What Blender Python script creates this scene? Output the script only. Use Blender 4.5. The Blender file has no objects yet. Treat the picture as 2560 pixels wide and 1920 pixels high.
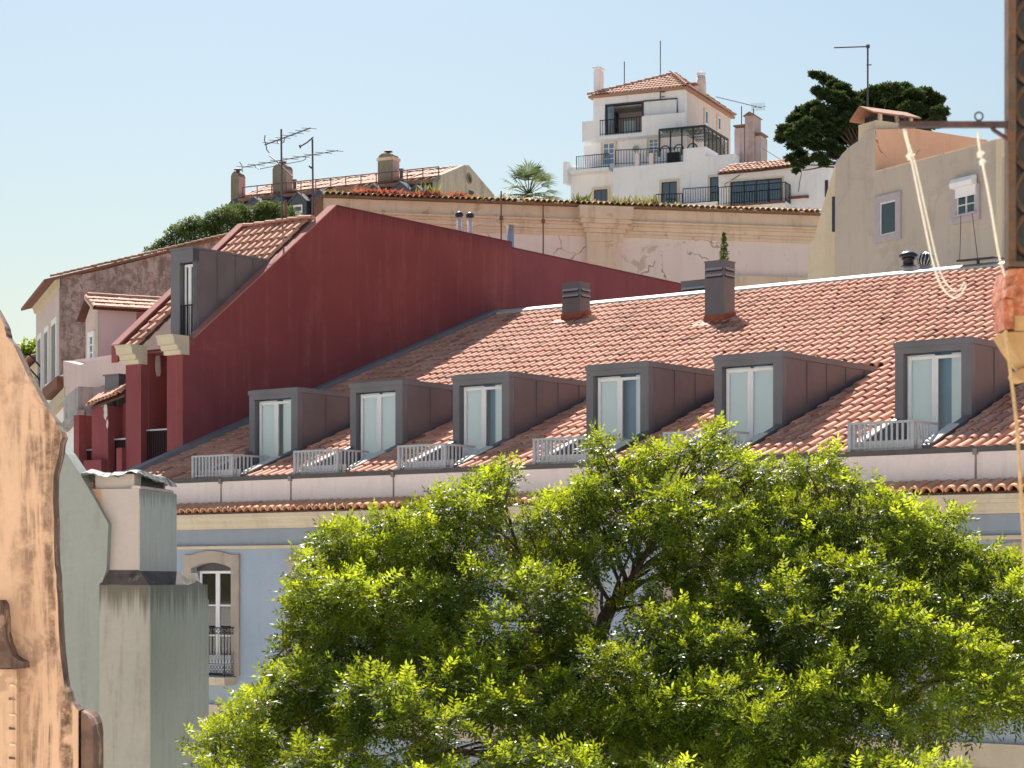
import bpy, math, random
import numpy as np
from mathutils import Vector

random.seed(7)
rng = np.random.default_rng(11)
R = math.radians
scene = bpy.context.scene
COL = scene.collection

# ------------------------------------------------------------------ camera, sky, sun, exposure
FPX, CX, HY = 5300.0, 1280.0, 1450.0        # focal length in photo pixels, centre column, horizon row
cam_d = bpy.data.cameras.new('camera')
cam = bpy.data.objects.new('camera', cam_d)
COL.objects.link(cam)
cam.location = (0, 0, 0)
cam.rotation_euler = (R(90), 0, 0)
cam_d.sensor_width = 36.0
cam_d.lens = FPX / 2560.0 * 36.0
cam_d.shift_y = (HY - 960.0) / 2560.0
cam_d.clip_start = 0.2
cam_d.clip_end = 3000
cam_d.dof.use_dof = True
cam_d.dof.focus_distance = 52
cam_d.dof.aperture_fstop = 10
scene.camera = cam

TO_SUN = Vector((-0.123, 0.911, 1.0)).normalized()
world = bpy.data.worlds.new('World')
scene.world = world
world.use_nodes = True
wn = world.node_tree
sky = wn.nodes.new('ShaderNodeTexSky')
sky.sky_type = 'NISHITA'
sky.sun_disc = False
sky.sun_elevation = math.asin(TO_SUN.z)
sky.sun_rotation = math.atan2(TO_SUN.x, TO_SUN.y)
sky.air_density = 1.6
sky.dust_density = 1.2
sky.ozone_density = 4.0
wn.links.new(sky.outputs[0], wn.nodes['Background'].inputs[0])
wn.nodes['Background'].inputs[1].default_value = 0.05

sun_d = bpy.data.lights.new('sun', 'SUN')
sun_d.energy = 5.0
sun_d.angle = R(0.53)
sun_d.color = (1.0, 0.95, 0.87)
sun = bpy.data.objects.new('sun', sun_d)
COL.objects.link(sun)
sun.rotation_euler = TO_SUN.to_track_quat('Z', 'Y').to_euler()
sun.location = (-10, 60, 80)

vs = scene.view_settings
vs.view_transform = 'Standard'
vs.look = 'None'
vs.exposure = 1.03
vs.gamma = 1.0
vs.use_curve_mapping = False
scene.cycles.max_bounces = 8
scene.cycles.diffuse_bounces = 4
scene.cycles.transparent_max_bounces = 12
scene.cycles.sample_clamp_indirect = 6

GZ = -11.0                                   # street level below the camera

# ------------------------------------------------------------------ frames: a along a front, b into depth, z up
class Fr:
    def __init__(s, px, Y, ang):
        s.ox, s.oy = (px - CX) / FPX * Y, Y
        s.ang = ang
        s.ux, s.uy = math.cos(ang), math.sin(ang)
        s.vx, s.vy = -s.uy, s.ux
    def w(s, a, b, z):
        return (s.ox + a * s.ux + b * s.vx, s.oy + a * s.uy + b * s.vy, z)
    def a(s, px, b=0.0):
        k = (px - CX) / FPX
        return (k * (s.oy + b * s.vy) - s.ox - b * s.vx) / (s.ux - k * s.uy)
    def b(s, px, a=0.0):
        k = (px - CX) / FPX
        return (k * (s.oy + a * s.uy) - s.ox - a * s.ux) / (s.vx - k * s.vy)
    def z(s, py, a, b):
        return (s.oy + a * s.uy + b * s.vy) * (HY - py) / FPX
    def P(s, px, py, b=0.0):
        a = s.a(px, b)
        return (a, b, s.z(py, a, b))
    def S(s, px, py, a=0.0):
        b = s.b(px, a)
        return (a, b, s.z(py, a, b))

def vp(x):                                   # angle of a front whose level lines meet at column x
    return -math.atan2(FPX, CX - x) if x < CX else math.atan2(FPX, x - CX)

WLD = Fr(CX, 0.0, 0.0)

# ------------------------------------------------------------------ mesh builder
class MB:
    def __init__(s):
        s.v, s.f = [], []
    def add(s, vs_, fs):
        n = len(s.v)
        s.v.extend(vs_)
        s.f.extend([tuple(i + n for i in q) for q in fs])
        return s
    def box(s, a0, a1, b0, b1, z0, z1):
        a0, a1 = min(a0, a1), max(a0, a1); b0, b1 = min(b0, b1), max(b0, b1); z0, z1 = min(z0, z1), max(z0, z1)
        return s.add([(a0, b0, z0), (a1, b0, z0), (a1, b1, z0), (a0, b1, z0), (a0, b0, z1), (a1, b0, z1), (a1, b1, z1), (a0, b1, z1)],
                     [(0, 3, 2, 1), (4, 5, 6, 7), (0, 1, 5, 4), (1, 2, 6, 5), (2, 3, 7, 6), (3, 0, 4, 7)])
    def prism(s, pts, vec):
        n = len(pts)
        nx = ny = nz = 0.0
        for i in range(n):
            p, q = pts[i], pts[(i + 1) % n]
            nx += (p[1] - q[1]) * (p[2] + q[2]); ny += (p[2] - q[2]) * (p[0] + q[0]); nz += (p[0] - q[0]) * (p[1] + q[1])
        if nx * vec[0] + ny * vec[1] + nz * vec[2] > 0:
            pts = pts[::-1]
        far = [(p[0] + vec[0], p[1] + vec[1], p[2] + vec[2]) for p in pts]
        fs = [tuple(range(n)), tuple(range(2 * n - 1, n - 1, -1))]
        for i in range(n):
            j = (i + 1) % n
            fs.append((j, i, i + n, j + n))
        return s.add(list(pts) + far, fs)
    def tube(s, path, r, n=6):
        path = [Vector(p) for p in path]
        rs = r if isinstance(r, (list, tuple)) else [r] * len(path)
        vs_, fs = [], []
        up = None
        for i, p in enumerate(path):
            t = (path[min(i + 1, len(path) - 1)] - path[max(i - 1, 0)])
            if t.length < 1e-9: t = Vector((0, 0, 1))
            t.normalize()
            if up is None:
                up = Vector((0, 0, 1)) if abs(t.z) < 0.9 else Vector((1, 0, 0))
            x = up.cross(t)
            if x.length < 1e-6: x = Vector((1, 0, 0)).cross(t)
            x.normalize(); y = t.cross(x); up = y
            for k in range(n):
                q = 2 * math.pi * k / n
                vs_.append(tuple(p + (x * math.cos(q) + y * math.sin(q)) * rs[i]))
        for i in range(len(path) - 1):
            for k in range(n):
                m = (k + 1) % n
                fs.append((i * n + k, i * n + m, (i + 1) * n + m, (i + 1) * n + k))
        fs.append(tuple(range(n - 1, -1, -1))); fs.append(tuple(range(len(vs_) - n, len(vs_))))
        return s.add(vs_, fs)
    def lathe(s, ca, cb, prof, n=12):
        vs_, fs = [], []
        for (r, z) in prof:
            for k in range(n):
                q = 2 * math.pi * k / n
                vs_.append((ca + r * math.cos(q), cb + r * math.sin(q), z))
        for i in range(len(prof) - 1):
            for k in range(n):
                m = (k + 1) % n
                fs.append((i * n + k, i * n + m, (i + 1) * n + m, (i + 1) * n + k))
        fs.append(tuple(range(n - 1, -1, -1))); fs.append(tuple(range(len(vs_) - n, len(vs_))))
        return s.add(vs_, fs)
    def ring(s, c, r, tr, axis='b', n=14, a0=0.0, a1=2 * math.pi):
        pts = []
        full = abs(a1 - a0) > 6.2
        for k in range(n + 1):
            q = a0 + (a1 - a0) * k / n
            x, y = r * math.cos(q), r * math.sin(q)
            pts.append((c[0] + x, c[1], c[2] + y) if axis == 'b' else (c[0], c[1] + x, c[2] + y))
        return s.tube(pts, tr, 5)

def mesh_of(name, mb, mat, off=(0, 0, 0), smooth=False):
    me = bpy.data.meshes.new(name)
    me.from_pydata([(p[0] - off[0], p[1] - off[1], p[2] - off[2]) for p in mb.v], [], mb.f)
    if mat: me.materials.append(mat)
    if smooth:
        me.polygons.foreach_set('use_smooth', [True] * len(me.polygons))
    me.update()
    return me

def tag(o, label=None, cat=None, group=None, kind=None):
    if label: o['label'] = label
    if cat: o['category'] = cat
    if group: o['group'] = group
    if kind: o['kind'] = kind
    return o

class Thing:
    def __init__(s, fr, name, label, cat, base, group=None):
        s.fr, s.off = fr, base
        s.o = bpy.data.objects.new(name, None)
        s.o.empty_display_size = 0.3
        COL.objects.link(s.o)
        s.o.location = fr.w(*base)
        s.o.rotation_euler = (0, 0, fr.ang)
        tag(s.o, label, cat, group, 'thing')
    def part(s, name, mb, mat, parent=None, smooth=False, kind=None, label=None):
        o = bpy.data.objects.new(name, mesh_of(name, mb, mat, s.off, smooth))
        COL.objects.link(o)
        o.parent = parent or s.o
        tag(o, label, kind=kind)
        return o
    def place(s, name, me, loc, parent=None, rot=None):      # a shared mesh placed in frame coordinates
        o = bpy.data.objects.new(name, me)
        COL.objects.link(o)
        o.parent = parent or s.o
        o.location = (loc[0] - s.off[0], loc[1] - s.off[1], loc[2] - s.off[2])
        if rot: o.rotation_euler = rot
        return o

def solo(fr, name, mb, mat, label=None, cat=None, group=None, kind=None, smooth=False):
    zs = [p[2] for p in mb.v]; xs = [p[0] for p in mb.v]; ys = [p[1] for p in mb.v]
    base = ((min(xs) + max(xs)) / 2, (min(ys) + max(ys)) / 2, min(zs))
    o = bpy.data.objects.new(name, mesh_of(name, mb, mat, base, smooth))
    COL.objects.link(o)
    o.location = fr.w(*base)
    o.rotation_euler = (0, 0, fr.ang)
    return tag(o, label, cat, group, kind)

def mass(name, V, F, mat, tint=None, smooth=False):
    """V (n,k,3) instances of one small shape, F its faces -> one mesh with a per-face 'tint'"""
    n, k, _ = V.shape
    me = bpy.data.meshes.new(name)
    me.vertices.add(n * k)
    me.vertices.foreach_set('co', np.ascontiguousarray(V, dtype=np.float32).reshape(-1))
    sizes = np.array([len(q) for q in F], dtype=np.int32)
    flat = np.concatenate([np.array(q, dtype=np.int32) for q in F])
    loops = (flat[None, :] + (np.arange(n, dtype=np.int32) * k)[:, None]).reshape(-1)
    tot = np.tile(sizes, n)
    start = np.concatenate([[0], np.cumsum(tot)[:-1]]).astype(np.int32)
    me.loops.add(len(loops)); me.loops.foreach_set('vertex_index', loops)
    me.polygons.add(len(tot)); me.polygons.foreach_set('loop_start', start)
    me.polygons.foreach_set('loop_total', tot.astype(np.int32))
    if smooth: me.polygons.foreach_set('use_smooth', np.ones(len(tot), dtype=bool))
    me.update(calc_edges=True)
    if tint is not None:
        at = me.attributes.new('tint', 'FLOAT', 'FACE')
        at.data.foreach_set('value', np.repeat(np.asarray(tint, dtype=np.float32), len(F)))
    me.materials.append(mat)
    return me

# ------------------------------------------------------------------ materials
def new_mat(name):
    m = bpy.data.materials.new(name)
    m.use_nodes = True
    return m, m.node_tree, m.node_tree.nodes['Principled BSDF']

def _mix(nt, fac, c0, c1, mode='MIX'):
    n = nt.nodes.new('ShaderNodeMix'); n.data_type = 'RGBA'; n.blend_type = mode
    for i, c in ((6, c0), (7, c1)):
        if isinstance(c, tuple): n.inputs[i].default_value = (*c, 1)
        else: nt.links.new(c, n.inputs[i])
    if isinstance(fac, float): n.inputs[0].default_value = fac
    else: nt.links.new(fac, n.inputs[0])
    return n.outputs[2]

def _noise(nt, vec, scale, detail=4.0, rough=0.55, mscale=None, dist=0.0, loc=None):
    if mscale or loc:
        mp = nt.nodes.new('ShaderNodeMapping')
        if mscale: mp.inputs['Scale'].default_value = mscale
        if loc: mp.inputs['Location'].default_value = loc
        nt.links.new(vec, mp.inputs[0]); vec = mp.outputs[0]
    n = nt.nodes.new('ShaderNodeTexNoise')
    n.inputs['Scale'].default_value = scale; n.inputs['Detail'].default_value = detail
    n.inputs['Roughness'].default_value = rough; n.inputs['Distortion'].default_value = dist
    nt.links.new(vec, n.inputs['Vector'])
    return n.outputs['Fac']

def _ramp(nt, fac, lo, hi):
    n = nt.nodes.new('ShaderNodeMapRange')
    n.inputs['From Min'].default_value = lo; n.inputs['From Max'].default_value = hi
    n.interpolation_type = 'SMOOTHSTEP'
    nt.links.new(fac, n.inputs['Value'])
    return n.outputs['Result']

def _mul(nt, a, k):
    n = nt.nodes.new('ShaderNodeMath'); n.operation = 'MULTIPLY'
    nt.links.new(a, n.inputs[0])
    if isinstance(k, float): n.inputs[1].default_value = k
    else: nt.links.new(k, n.inputs[1])
    return n.outputs[0]

def _bump(nt, bs, h, strength, dist):
    b = nt.nodes.new('ShaderNodeBump')
    b.inputs['Strength'].default_value = strength; b.inputs['Distance'].default_value = dist
    nt.links.new(h, b.inputs['Height']); nt.links.new(b.outputs[0], bs.inputs['Normal'])

def plaster(name, base, var=None, stain=None, stain_amt=0.0, patch=None, patch_amt=0.0, crack=None, rough=0.9,
            s1=0.9, s2=1.0, bump=0.25, pscale=0.55, fine=1.0, drip=None, edge=None, plo=0.57, phi=0.62, slo=0.46, shi=0.72):
    m, nt, bs = new_mat(name)
    tc = nt.nodes.new('ShaderNodeTexCoord').outputs['Object']
    var = var or tuple(c * 0.82 for c in base)
    col = _mix(nt, _ramp(nt, _noise(nt, tc, s1, 6), 0.3, 0.7), base, var)
    f1 = _noise(nt, tc, 14.0 * fine, 5, 0.65)
    col = _mix(nt, _mul(nt, _ramp(nt, f1, 0.35, 0.8), 0.22), col, tuple(c * 0.62 for c in base))
    if stain:
        st = _noise(nt, tc, 1.0, 6, 0.62, mscale=(3.2 * s2, 3.2 * s2, 0.28 * s2), dist=0.4)
        brk = _noise(nt, tc, 2.3 * s2, 6, 0.7, loc=(3, 7, 1))
        fac = _mul(nt, _mul(nt, _ramp(nt, st, slo, shi), _ramp(nt, brk, 0.3, 0.62)), stain_amt)
        if edge:                                  # dirtier towards one end of the wall
            sx = nt.nodes.new('ShaderNodeSeparateXYZ'); nt.links.new(tc, sx.inputs[0])
            wob = nt.nodes.new('ShaderNodeMath'); wob.operation = 'MULTIPLY_ADD'; wob.inputs[1].default_value = 0.35
            nt.links.new(_noise(nt, tc, 1.3, 4), wob.inputs[0]); nt.links.new(sx.outputs[0], wob.inputs[2])
            mr = nt.nodes.new('ShaderNodeMapRange'); mr.inputs['From Min'].default_value = edge[0]; mr.inputs['From Max'].default_value = edge[1]; mr.inputs['To Min'].default_value = 0.3
            nt.links.new(wob.outputs[0], mr.inputs['Value']); fac = _mul(nt, fac, mr.outputs['Result'])
        col = _mix(nt, fac, col, stain)
    if patch:
        p = _noise(nt, tc, pscale, 8, 0.68, dist=0.6, loc=(11, 2, 5))
        col = _mix(nt, _mul(nt, _ramp(nt, p, plo, phi), patch_amt), col, patch)
    if crack:
        vo = nt.nodes.new('ShaderNodeTexVoronoi'); vo.feature = 'DISTANCE_TO_EDGE'; vo.inputs['Scale'].default_value = 0.34
        wb = nt.nodes.new('ShaderNodeTexNoise'); wb.inputs['Scale'].default_value = 1.6; wb.inputs['Detail'].default_value = 6
        nt.links.new(tc, wb.inputs['Vector'])
        ad = nt.nodes.new('ShaderNodeVectorMath'); ad.operation = 'MULTIPLY_ADD'
        nt.links.new(wb.outputs['Color'], ad.inputs[0]); ad.inputs[1].default_value = (0.9, 0.9, 0.9); nt.links.new(tc, ad.inputs[2])
        nt.links.new(ad.outputs[0], vo.inputs['Vector'])
        ln = _ramp(nt, vo.outputs['Distance'], 0.011, 0.003)
        msk = _ramp(nt, _noise(nt, tc, 0.5, 3, loc=(5, 1, 9)), 0.5, 0.58)
        col = _mix(nt, _mul(nt, ln, msk), col, crack)
    if drip:                                      # run-off marks below a ledge: (ledge height, length, colour, amount)
        zt, ln_, dc, da = drip
        sx = nt.nodes.new('ShaderNodeSeparateXYZ'); nt.links.new(tc, sx.inputs[0])
        thr = _noise(nt, tc, 1.0, 5, 0.6, mscale=(14, 14, 0.25))
        dz = nt.nodes.new('ShaderNodeMapRange'); dz.inputs['From Min'].default_value = zt - ln_; dz.inputs['From Max'].default_value = zt; nt.links.new(sx.outputs[2], dz.inputs['Value'])
        ad = nt.nodes.new('ShaderNodeMath'); ad.operation = 'ADD'; nt.links.new(thr, ad.inputs[0]); nt.links.new(_mul(nt, dz.outputs['Result'], 0.55), ad.inputs[1])
        col = _mix(nt, _mul(nt, _ramp(nt, ad.outputs[0], 0.72, 1.02), da), col, dc)
    nt.links.new(col, bs.inputs['Base Color'])
    bs.inputs['Roughness'].default_value = rough
    bs.inputs['Specular IOR Level'].default_value = 0.25
    _bump(nt, bs, _noise(nt, tc, 22.0 * fine, 6, 0.7), bump, 0.02)
    return m

def plain(name, base, rough=0.6, metal=0.0, var=0.12, scale=6.0, spec=0.4, bump=0.0, rust=None, rust_amt=0.0):
    m, nt, bs = new_mat(name)
    tc = nt.nodes.new('ShaderNodeTexCoord').outputs['Object']
    n = _noise(nt, tc, scale, 5, 0.6)
    col = _mix(nt, _ramp(nt, n, 0.3, 0.75), base, tuple(c * (1 - var) for c in base))
    if rust:
        col = _mix(nt, _mul(nt, _ramp(nt, _noise(nt, tc, scale * 2.5, 7, 0.7, loc=(4, 4, 4)), 0.45, 0.6), rust_amt), col, rust)
    nt.links.new(col, bs.inputs['Base Color'])
    bs.inputs['Roughness'].default_value = rough; bs.inputs['Metallic'].default_value = metal
    bs.inputs['Specular IOR Level'].default_value = spec
    if bump: _bump(nt, bs, n, bump, 0.01)
    return m

def tile_mat(name, c0, c1, dirt, dirt_amt=0.35):
    m, nt, bs = new_mat(name)
    tc = nt.nodes.new('ShaderNodeTexCoord').outputs['Object']
    geo = nt.nodes.new('ShaderNodeNewGeometry').outputs['Position']
    at = nt.nodes.new('ShaderNodeAttribute'); at.attribute_name = 'tint'
    col = _mix(nt, at.outputs['Fac'], c0, c1)
    col = _mix(nt, _mul(nt, _ramp(nt, at.outputs['Fac'], 0.10, 0.04), 0.5), col, dirt)      # a few tiles gone dark
    n1 = _noise(nt, geo, 0.55, 5, 0.6)
    n2 = _noise(nt, geo, 9.0, 6, 0.7)
    fac = _mul(nt, _mul(nt, _ramp(nt, n1, 0.4, 0.72), _ramp(nt, n2, 0.42, 0.66)), dirt_amt * 2.2)
    col = _mix(nt, fac, col, dirt)
    col = _mix(nt, _mul(nt, _ramp(nt, _noise(nt, geo, 31.0, 3), 0.55, 0.75), 0.25), col, tuple(c * 0.55 for c in c0))
    nt.links.new(col, bs.inputs['Base Color'])
    bs.inputs['Roughness'].default_value = 0.8; bs.inputs['Specular IOR Level'].default_value = 0.3
    _bump(nt, bs, n2, 0.15, 0.01)
    return m

def leaf_mat(name, dark, light, trans, tw=0.5, rough=0.45, spec=0.35, tlo=0.7):
    m, nt, bs = new_mat(name)
    at = nt.nodes.new('ShaderNodeAttribute'); at.attribute_name = 'tint'
    col = _mix(nt, at.outputs['Fac'], dark, light)
    tcol = _mix(nt, at.outputs['Fac'], tuple(c * tlo for c in trans), trans)
    nt.links.new(col, bs.inputs['Base Color'])
    bs.inputs['Roughness'].default_value = rough; bs.inputs['Specular IOR Level'].default_value = spec
    tr = nt.nodes.new('ShaderNodeBsdfTranslucent'); nt.links.new(tcol, tr.inputs[0])
    mx = nt.nodes.new('ShaderNodeMixShader'); mx.inputs[0].default_value = tw
    nt.links.new(bs.outputs[0], mx.inputs[1]); nt.links.new(tr.outputs[0], mx.inputs[2])
    nt.links.new(mx.outputs[0], nt.nodes['Material Output'].inputs['Surface'])
    return m

def glass_mat(name, tint, refl=0.3, see=0.75):
    m, nt, bs = new_mat(name)
    nt.nodes.remove(bs)
    g = nt.nodes.new('ShaderNodeBsdfGlossy'); g.inputs['Roughness'].default_value = 0.03
    t = nt.nodes.new('ShaderNodeBsdfTransparent'); t.inputs[0].default_value = (*tint, 1)
    fr = nt.nodes.new('ShaderNodeFresnel'); fr.inputs[0].default_value = 1.6
    ad = nt.nodes.new('ShaderNodeMath'); ad.operation = 'ADD'; ad.inputs[1].default_value = refl; ad.use_clamp = True
    nt.links.new(fr.outputs[0], ad.inputs[0])
    mx = nt.nodes.new('ShaderNodeMixShader')
    nt.links.new(ad.outputs[0], mx.inputs[0]); nt.links.new(t.outputs[0], mx.inputs[1]); nt.links.new(g.outputs[0], mx.inputs[2])
    nt.links.new(mx.outputs[0], nt.nodes['Material Output'].inputs['Surface'])
    return m

M = {}
M['blue'] = plaster('blue_plaster', (0.35, 0.41, 0.50), (0.32, 0.38, 0.465), stain=(0.24, 0.27, 0.32), stain_amt=0.3, bump=0.12)
M['frieze'] = plaster('frieze_plaster', (0.29, 0.325, 0.375), (0.265, 0.30, 0.345), stain=(0.2, 0.21, 0.23), stain_amt=0.3, bump=0.1)
M['stone'] = plaster('limestone', (0.62, 0.525, 0.40), (0.56, 0.47, 0.355), stain=(0.3, 0.25, 0.2), stain_amt=0.35, bump=0.15)
M['surround'] = plaster('lioz_stone', (0.45, 0.375, 0.315), (0.385, 0.32, 0.27), stain=(0.2, 0.165, 0.14), stain_amt=0.4, bump=0.3, fine=2.0)
M['parapet'] = plaster('parapet_plaster', (0.85, 0.735, 0.71), (0.80, 0.69, 0.67), stain=(0.52, 0.42, 0.40), stain_amt=0.35, bump=0.06)
M['flash'] = plain('grey_flashing', (0.26, 0.22, 0.215), 0.6, 0.0, 0.35, 3.0)
M['zinc'] = plain('zinc_cladding', (0.165, 0.158, 0.172), 0.5, 0.1, 0.18, 1.2, spec=0.45)
M['zinc_side'] = plain('zinc_panel_bounce', (0.165, 0.135, 0.142), 0.5, 0.1, 0.25, 0.9, spec=0.45)  # pinkish bounce from the roof tiles mixed into the zinc colour
M['gutter'] = plain('gutter_metal', (0.085, 0.08, 0.085), 0.5, 0.3, 0.25, 3.0)
M['pvc'] = plain('white_frame', (0.78, 0.77, 0.79), 0.35, 0, 0.06, 4.0)
M['rail'] = plain('painted_rail', (0.40, 0.41, 0.44), 0.5, 0, 0.15, 5.0)
M['capstone'] = plain('pale_capstone', (0.72, 0.68, 0.6), 0.75, 0, 0.18, 4.0)
M['ridge'] = plain('pale_ridge_sheet', (0.62, 0.58, 0.52), 0.6, 0, 0.15, 2.5)
M['iron'] = plain('black_iron', (0.028, 0.028, 0.034), 0.45, 0.5, 0.3, 9.0)
M['tile'] = tile_mat('terracotta_tile', (0.56, 0.255, 0.165), (0.66, 0.365, 0.255), (0.20, 0.12, 0.085), 0.34)
M['tile_old'] = tile_mat('weathered_tile', (0.42, 0.22, 0.13), (0.52, 0.31, 0.19), (0.11, 0.085, 0.06), 0.6)
M['tile_far'] = tile_mat('pale_far_tile', (0.58, 0.30, 0.20), (0.64, 0.38, 0.27), (0.25, 0.16, 0.12), 0.3)
M['eave'] = tile_mat('orange_eave_tile', (0.62, 0.28, 0.15), (0.68, 0.38, 0.23), (0.20, 0.11, 0.08), 0.3)
M['deck'] = plain('roof_underlay', (0.13, 0.055, 0.04), 0.9, 0, 0.4, 4.0)
M['red'] = plaster('oxblood_plaster', (0.255, 0.068, 0.070), (0.215, 0.056, 0.060), stain=(0.36, 0.145, 0.135), stain_amt=0.4, patch=(0.32, 0.10, 0.09), patch_amt=0.6, bump=0.15, s1=0.35, pscale=0.55, s2=0.8, plo=0.58, phi=0.72, drip=(23.3, 1.0, (0.12, 0.034, 0.04), 0.6))
M['red_front'] = plaster('oxblood_front', (0.25, 0.068, 0.076), (0.215, 0.058, 0.066), stain=(0.32, 0.14, 0.15), stain_amt=0.2, bump=0.12)
M['coping'] = plaster('pink_sunlit_coping', (0.46, 0.21, 0.175), (0.40, 0.17, 0.145), bump=0.15)  # pink of the sunlit wall edge put into the colour
M['peel'] = plaster('bare_plaster', (0.66, 0.58, 0.56), (0.55, 0.46, 0.45), stain=(0.3, 0.2, 0.2), stain_amt=0.4, s1=6)
M['cream'] = plaster('cream_moulding', (0.60, 0.53, 0.40), (0.54, 0.47, 0.35), stain=(0.35, 0.3, 0.24), stain_amt=0.25, bump=0.1)
M['pink'] = plaster('pink_plaster', (0.72, 0.545, 0.51), (0.67, 0.51, 0.49), stain=(0.48, 0.40, 0.42), stain_amt=0.5, s1=0.4, bump=0.1)
M['pinkw'] = plaster('pale_pink_plaster', (0.70, 0.575, 0.56), (0.64, 0.53, 0.52), stain=(0.42, 0.36, 0.36), stain_amt=0.4, bump=0.1)
M['brown'] = plaster('stained_brown_wall', (0.46, 0.345, 0.315), (0.33, 0.24, 0.22), stain=(0.11, 0.078, 0.072), stain_amt=0.95, patch=(0.14, 0.098, 0.09), patch_amt=0.75, bump=0.35, s1=1.1, s2=1.5, pscale=3.4, plo=0.42, phi=0.62)
M['greyw'] = plaster('stained_grey_wall', (0.46, 0.44, 0.43), (0.34, 0.325, 0.32), stain=(0.13, 0.12, 0.115), stain_amt=0.8, bump=0.25)
M['orange'] = plaster('ochre_plaster', (0.72, 0.475, 0.325), (0.64, 0.415, 0.275), stain=(0.12, 0.07, 0.047), stain_amt=0.98, patch=(0.32, 0.195, 0.14), patch_amt=0.5, bump=0.25, s1=0.8, s2=2.3, pscale=1.3, edge=(-0.2, 0.34), slo=0.45, shi=0.60)
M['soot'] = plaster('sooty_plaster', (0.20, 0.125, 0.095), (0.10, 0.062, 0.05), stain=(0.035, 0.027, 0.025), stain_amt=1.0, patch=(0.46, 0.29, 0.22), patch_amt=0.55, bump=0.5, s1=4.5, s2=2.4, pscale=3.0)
M['rust_run'] = plaster('rust_run', (0.60, 0.31, 0.14), (0.55, 0.40, 0.30), bump=0.1, s1=5.0)
M['green'] = plaster('green_limewash', (0.34, 0.355, 0.34), (0.29, 0.32, 0.30), stain=(0.17, 0.18, 0.165), stain_amt=0.4, bump=0.15, s1=0.5, s2=2.6)
M['green_flank'] = plaster('green_limewash_dripped', (0.355, 0.385, 0.345), (0.305, 0.345, 0.305), stain=(0.18, 0.195, 0.17), stain_amt=0.4, bump=0.15, s1=0.5, s2=2.6, drip=(10.92, 0.75, (0.07, 0.07, 0.06), 0.6))
M['green_pale'] = plaster('pale_limewash', (0.40, 0.385, 0.35), (0.35, 0.345, 0.315), stain=(0.21, 0.19, 0.15), stain_amt=0.55, bump=0.15, s2=2.8, drip=(10.94, 0.7, (0.09, 0.08, 0.055), 0.8))
M['stack'] = plaster('whitish_stack_bounce', (0.52, 0.465, 0.44), (0.47, 0.435, 0.42), stain=(0.60, 0.33, 0.17), stain_amt=0.4, bump=0.12, s2=2.0)  # warm bounce on the front face put into the plaster colour
M['stack_side'] = plaster('grey_green_shaded_stack', (0.46, 0.48, 0.475), (0.42, 0.445, 0.44), stain=(0.25, 0.26, 0.25), stain_amt=0.45, bump=0.12, s2=3.0, drip=(12.2, 0.4, (0.12, 0.125, 0.12), 0.55))  # shaded copy of the stack plaster, for its side face
M['mould'] = plaster('mouldy_shoulder', (0.135, 0.115, 0.11), (0.08, 0.068, 0.066), stain=(0.03, 0.026, 0.026), stain_amt=0.9, patch=(0.3, 0.29, 0.22), patch_amt=0.4, bump=0.5, s1=2.0, s2=2.0, pscale=1.6)
M['tarp'] = plain('grey_sheet', (0.16, 0.17, 0.155), 0.65, 0, 0.55, 5.0, bump=0.4)
M['garden'] = plaster('peeling_pink_wall', (0.90, 0.76, 0.69), (0.85, 0.70, 0.63), stain=(0.56, 0.42, 0.32), stain_amt=0.3, patch=(0.60, 0.45, 0.34), patch_amt=0.8, crack=(0.42, 0.30, 0.22), bump=0.3, s1=0.3, pscale=0.42, s2=0.6, plo=0.60, phi=0.645)
M['ochre'] = plaster('worn_ochre_cornice', (0.82, 0.65, 0.49), (0.75, 0.57, 0.41), stain=(0.34, 0.23, 0.15), stain_amt=0.5, patch=(0.40, 0.27, 0.18), patch_amt=0.6, bump=0.5, s1=0.8, pscale=1.6, s2=0.8, plo=0.60, phi=0.66)
M['white'] = plaster('white_render', (0.91, 0.895, 0.905), (0.875, 0.86, 0.87), stain=(0.62, 0.59, 0.57), stain_amt=0.35, bump=0.06, s1=0.4, s2=0.6)
M['rose'] = plaster('rose_bounce_render', (0.83, 0.69, 0.66), (0.79, 0.645, 0.615), stain=(0.5, 0.4, 0.37), stain_amt=0.3, bump=0.06, s2=0.6)  # rose tone also carries warm bounce on the tower's side wall
M['dirty_rose'] = plaster('weathered_chimney', (0.58, 0.45, 0.42), (0.48, 0.36, 0.33), stain=(0.2, 0.15, 0.14), stain_amt=0.8, bump=0.2)
M['tan'] = plaster('tan_render', (0.60, 0.515, 0.43), (0.55, 0.465, 0.385), stain=(0.24, 0.2, 0.17), stain_amt=0.35, patch=(0.45, 0.385, 0.32), patch_amt=0.5, bump=0.25, s1=0.5, s2=0.8)
M['cream_and_lit'] = plaster('cream_lit_render', (0.76, 0.64, 0.47), (0.71, 0.585, 0.42), stain=(0.48, 0.38, 0.28), stain_amt=0.35, bump=0.15)  # cream trim colour, also the painted sunlit tone of the flank wall
M['peach'] = plaster('peach_render', (0.84, 0.49, 0.33), (0.78, 0.44, 0.29), stain=(0.48, 0.28, 0.19), stain_amt=0.35, crack=(0.34, 0.19, 0.13), bump=0.15)
M['lilac'] = plain('lilac_surround', (0.50, 0.44, 0.45), 0.8, 0, 0.12, 4.0)
M['slate'] = plain('slate_blue', (0.10, 0.115, 0.145), 0.6, 0, 0.35, 2.0)
M['gable'] = plaster('weathered_gable', (0.47, 0.40, 0.31), (0.41, 0.35, 0.27), stain=(0.19, 0.165, 0.14), stain_amt=0.8, bump=0.2, s2=0.5)
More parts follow.
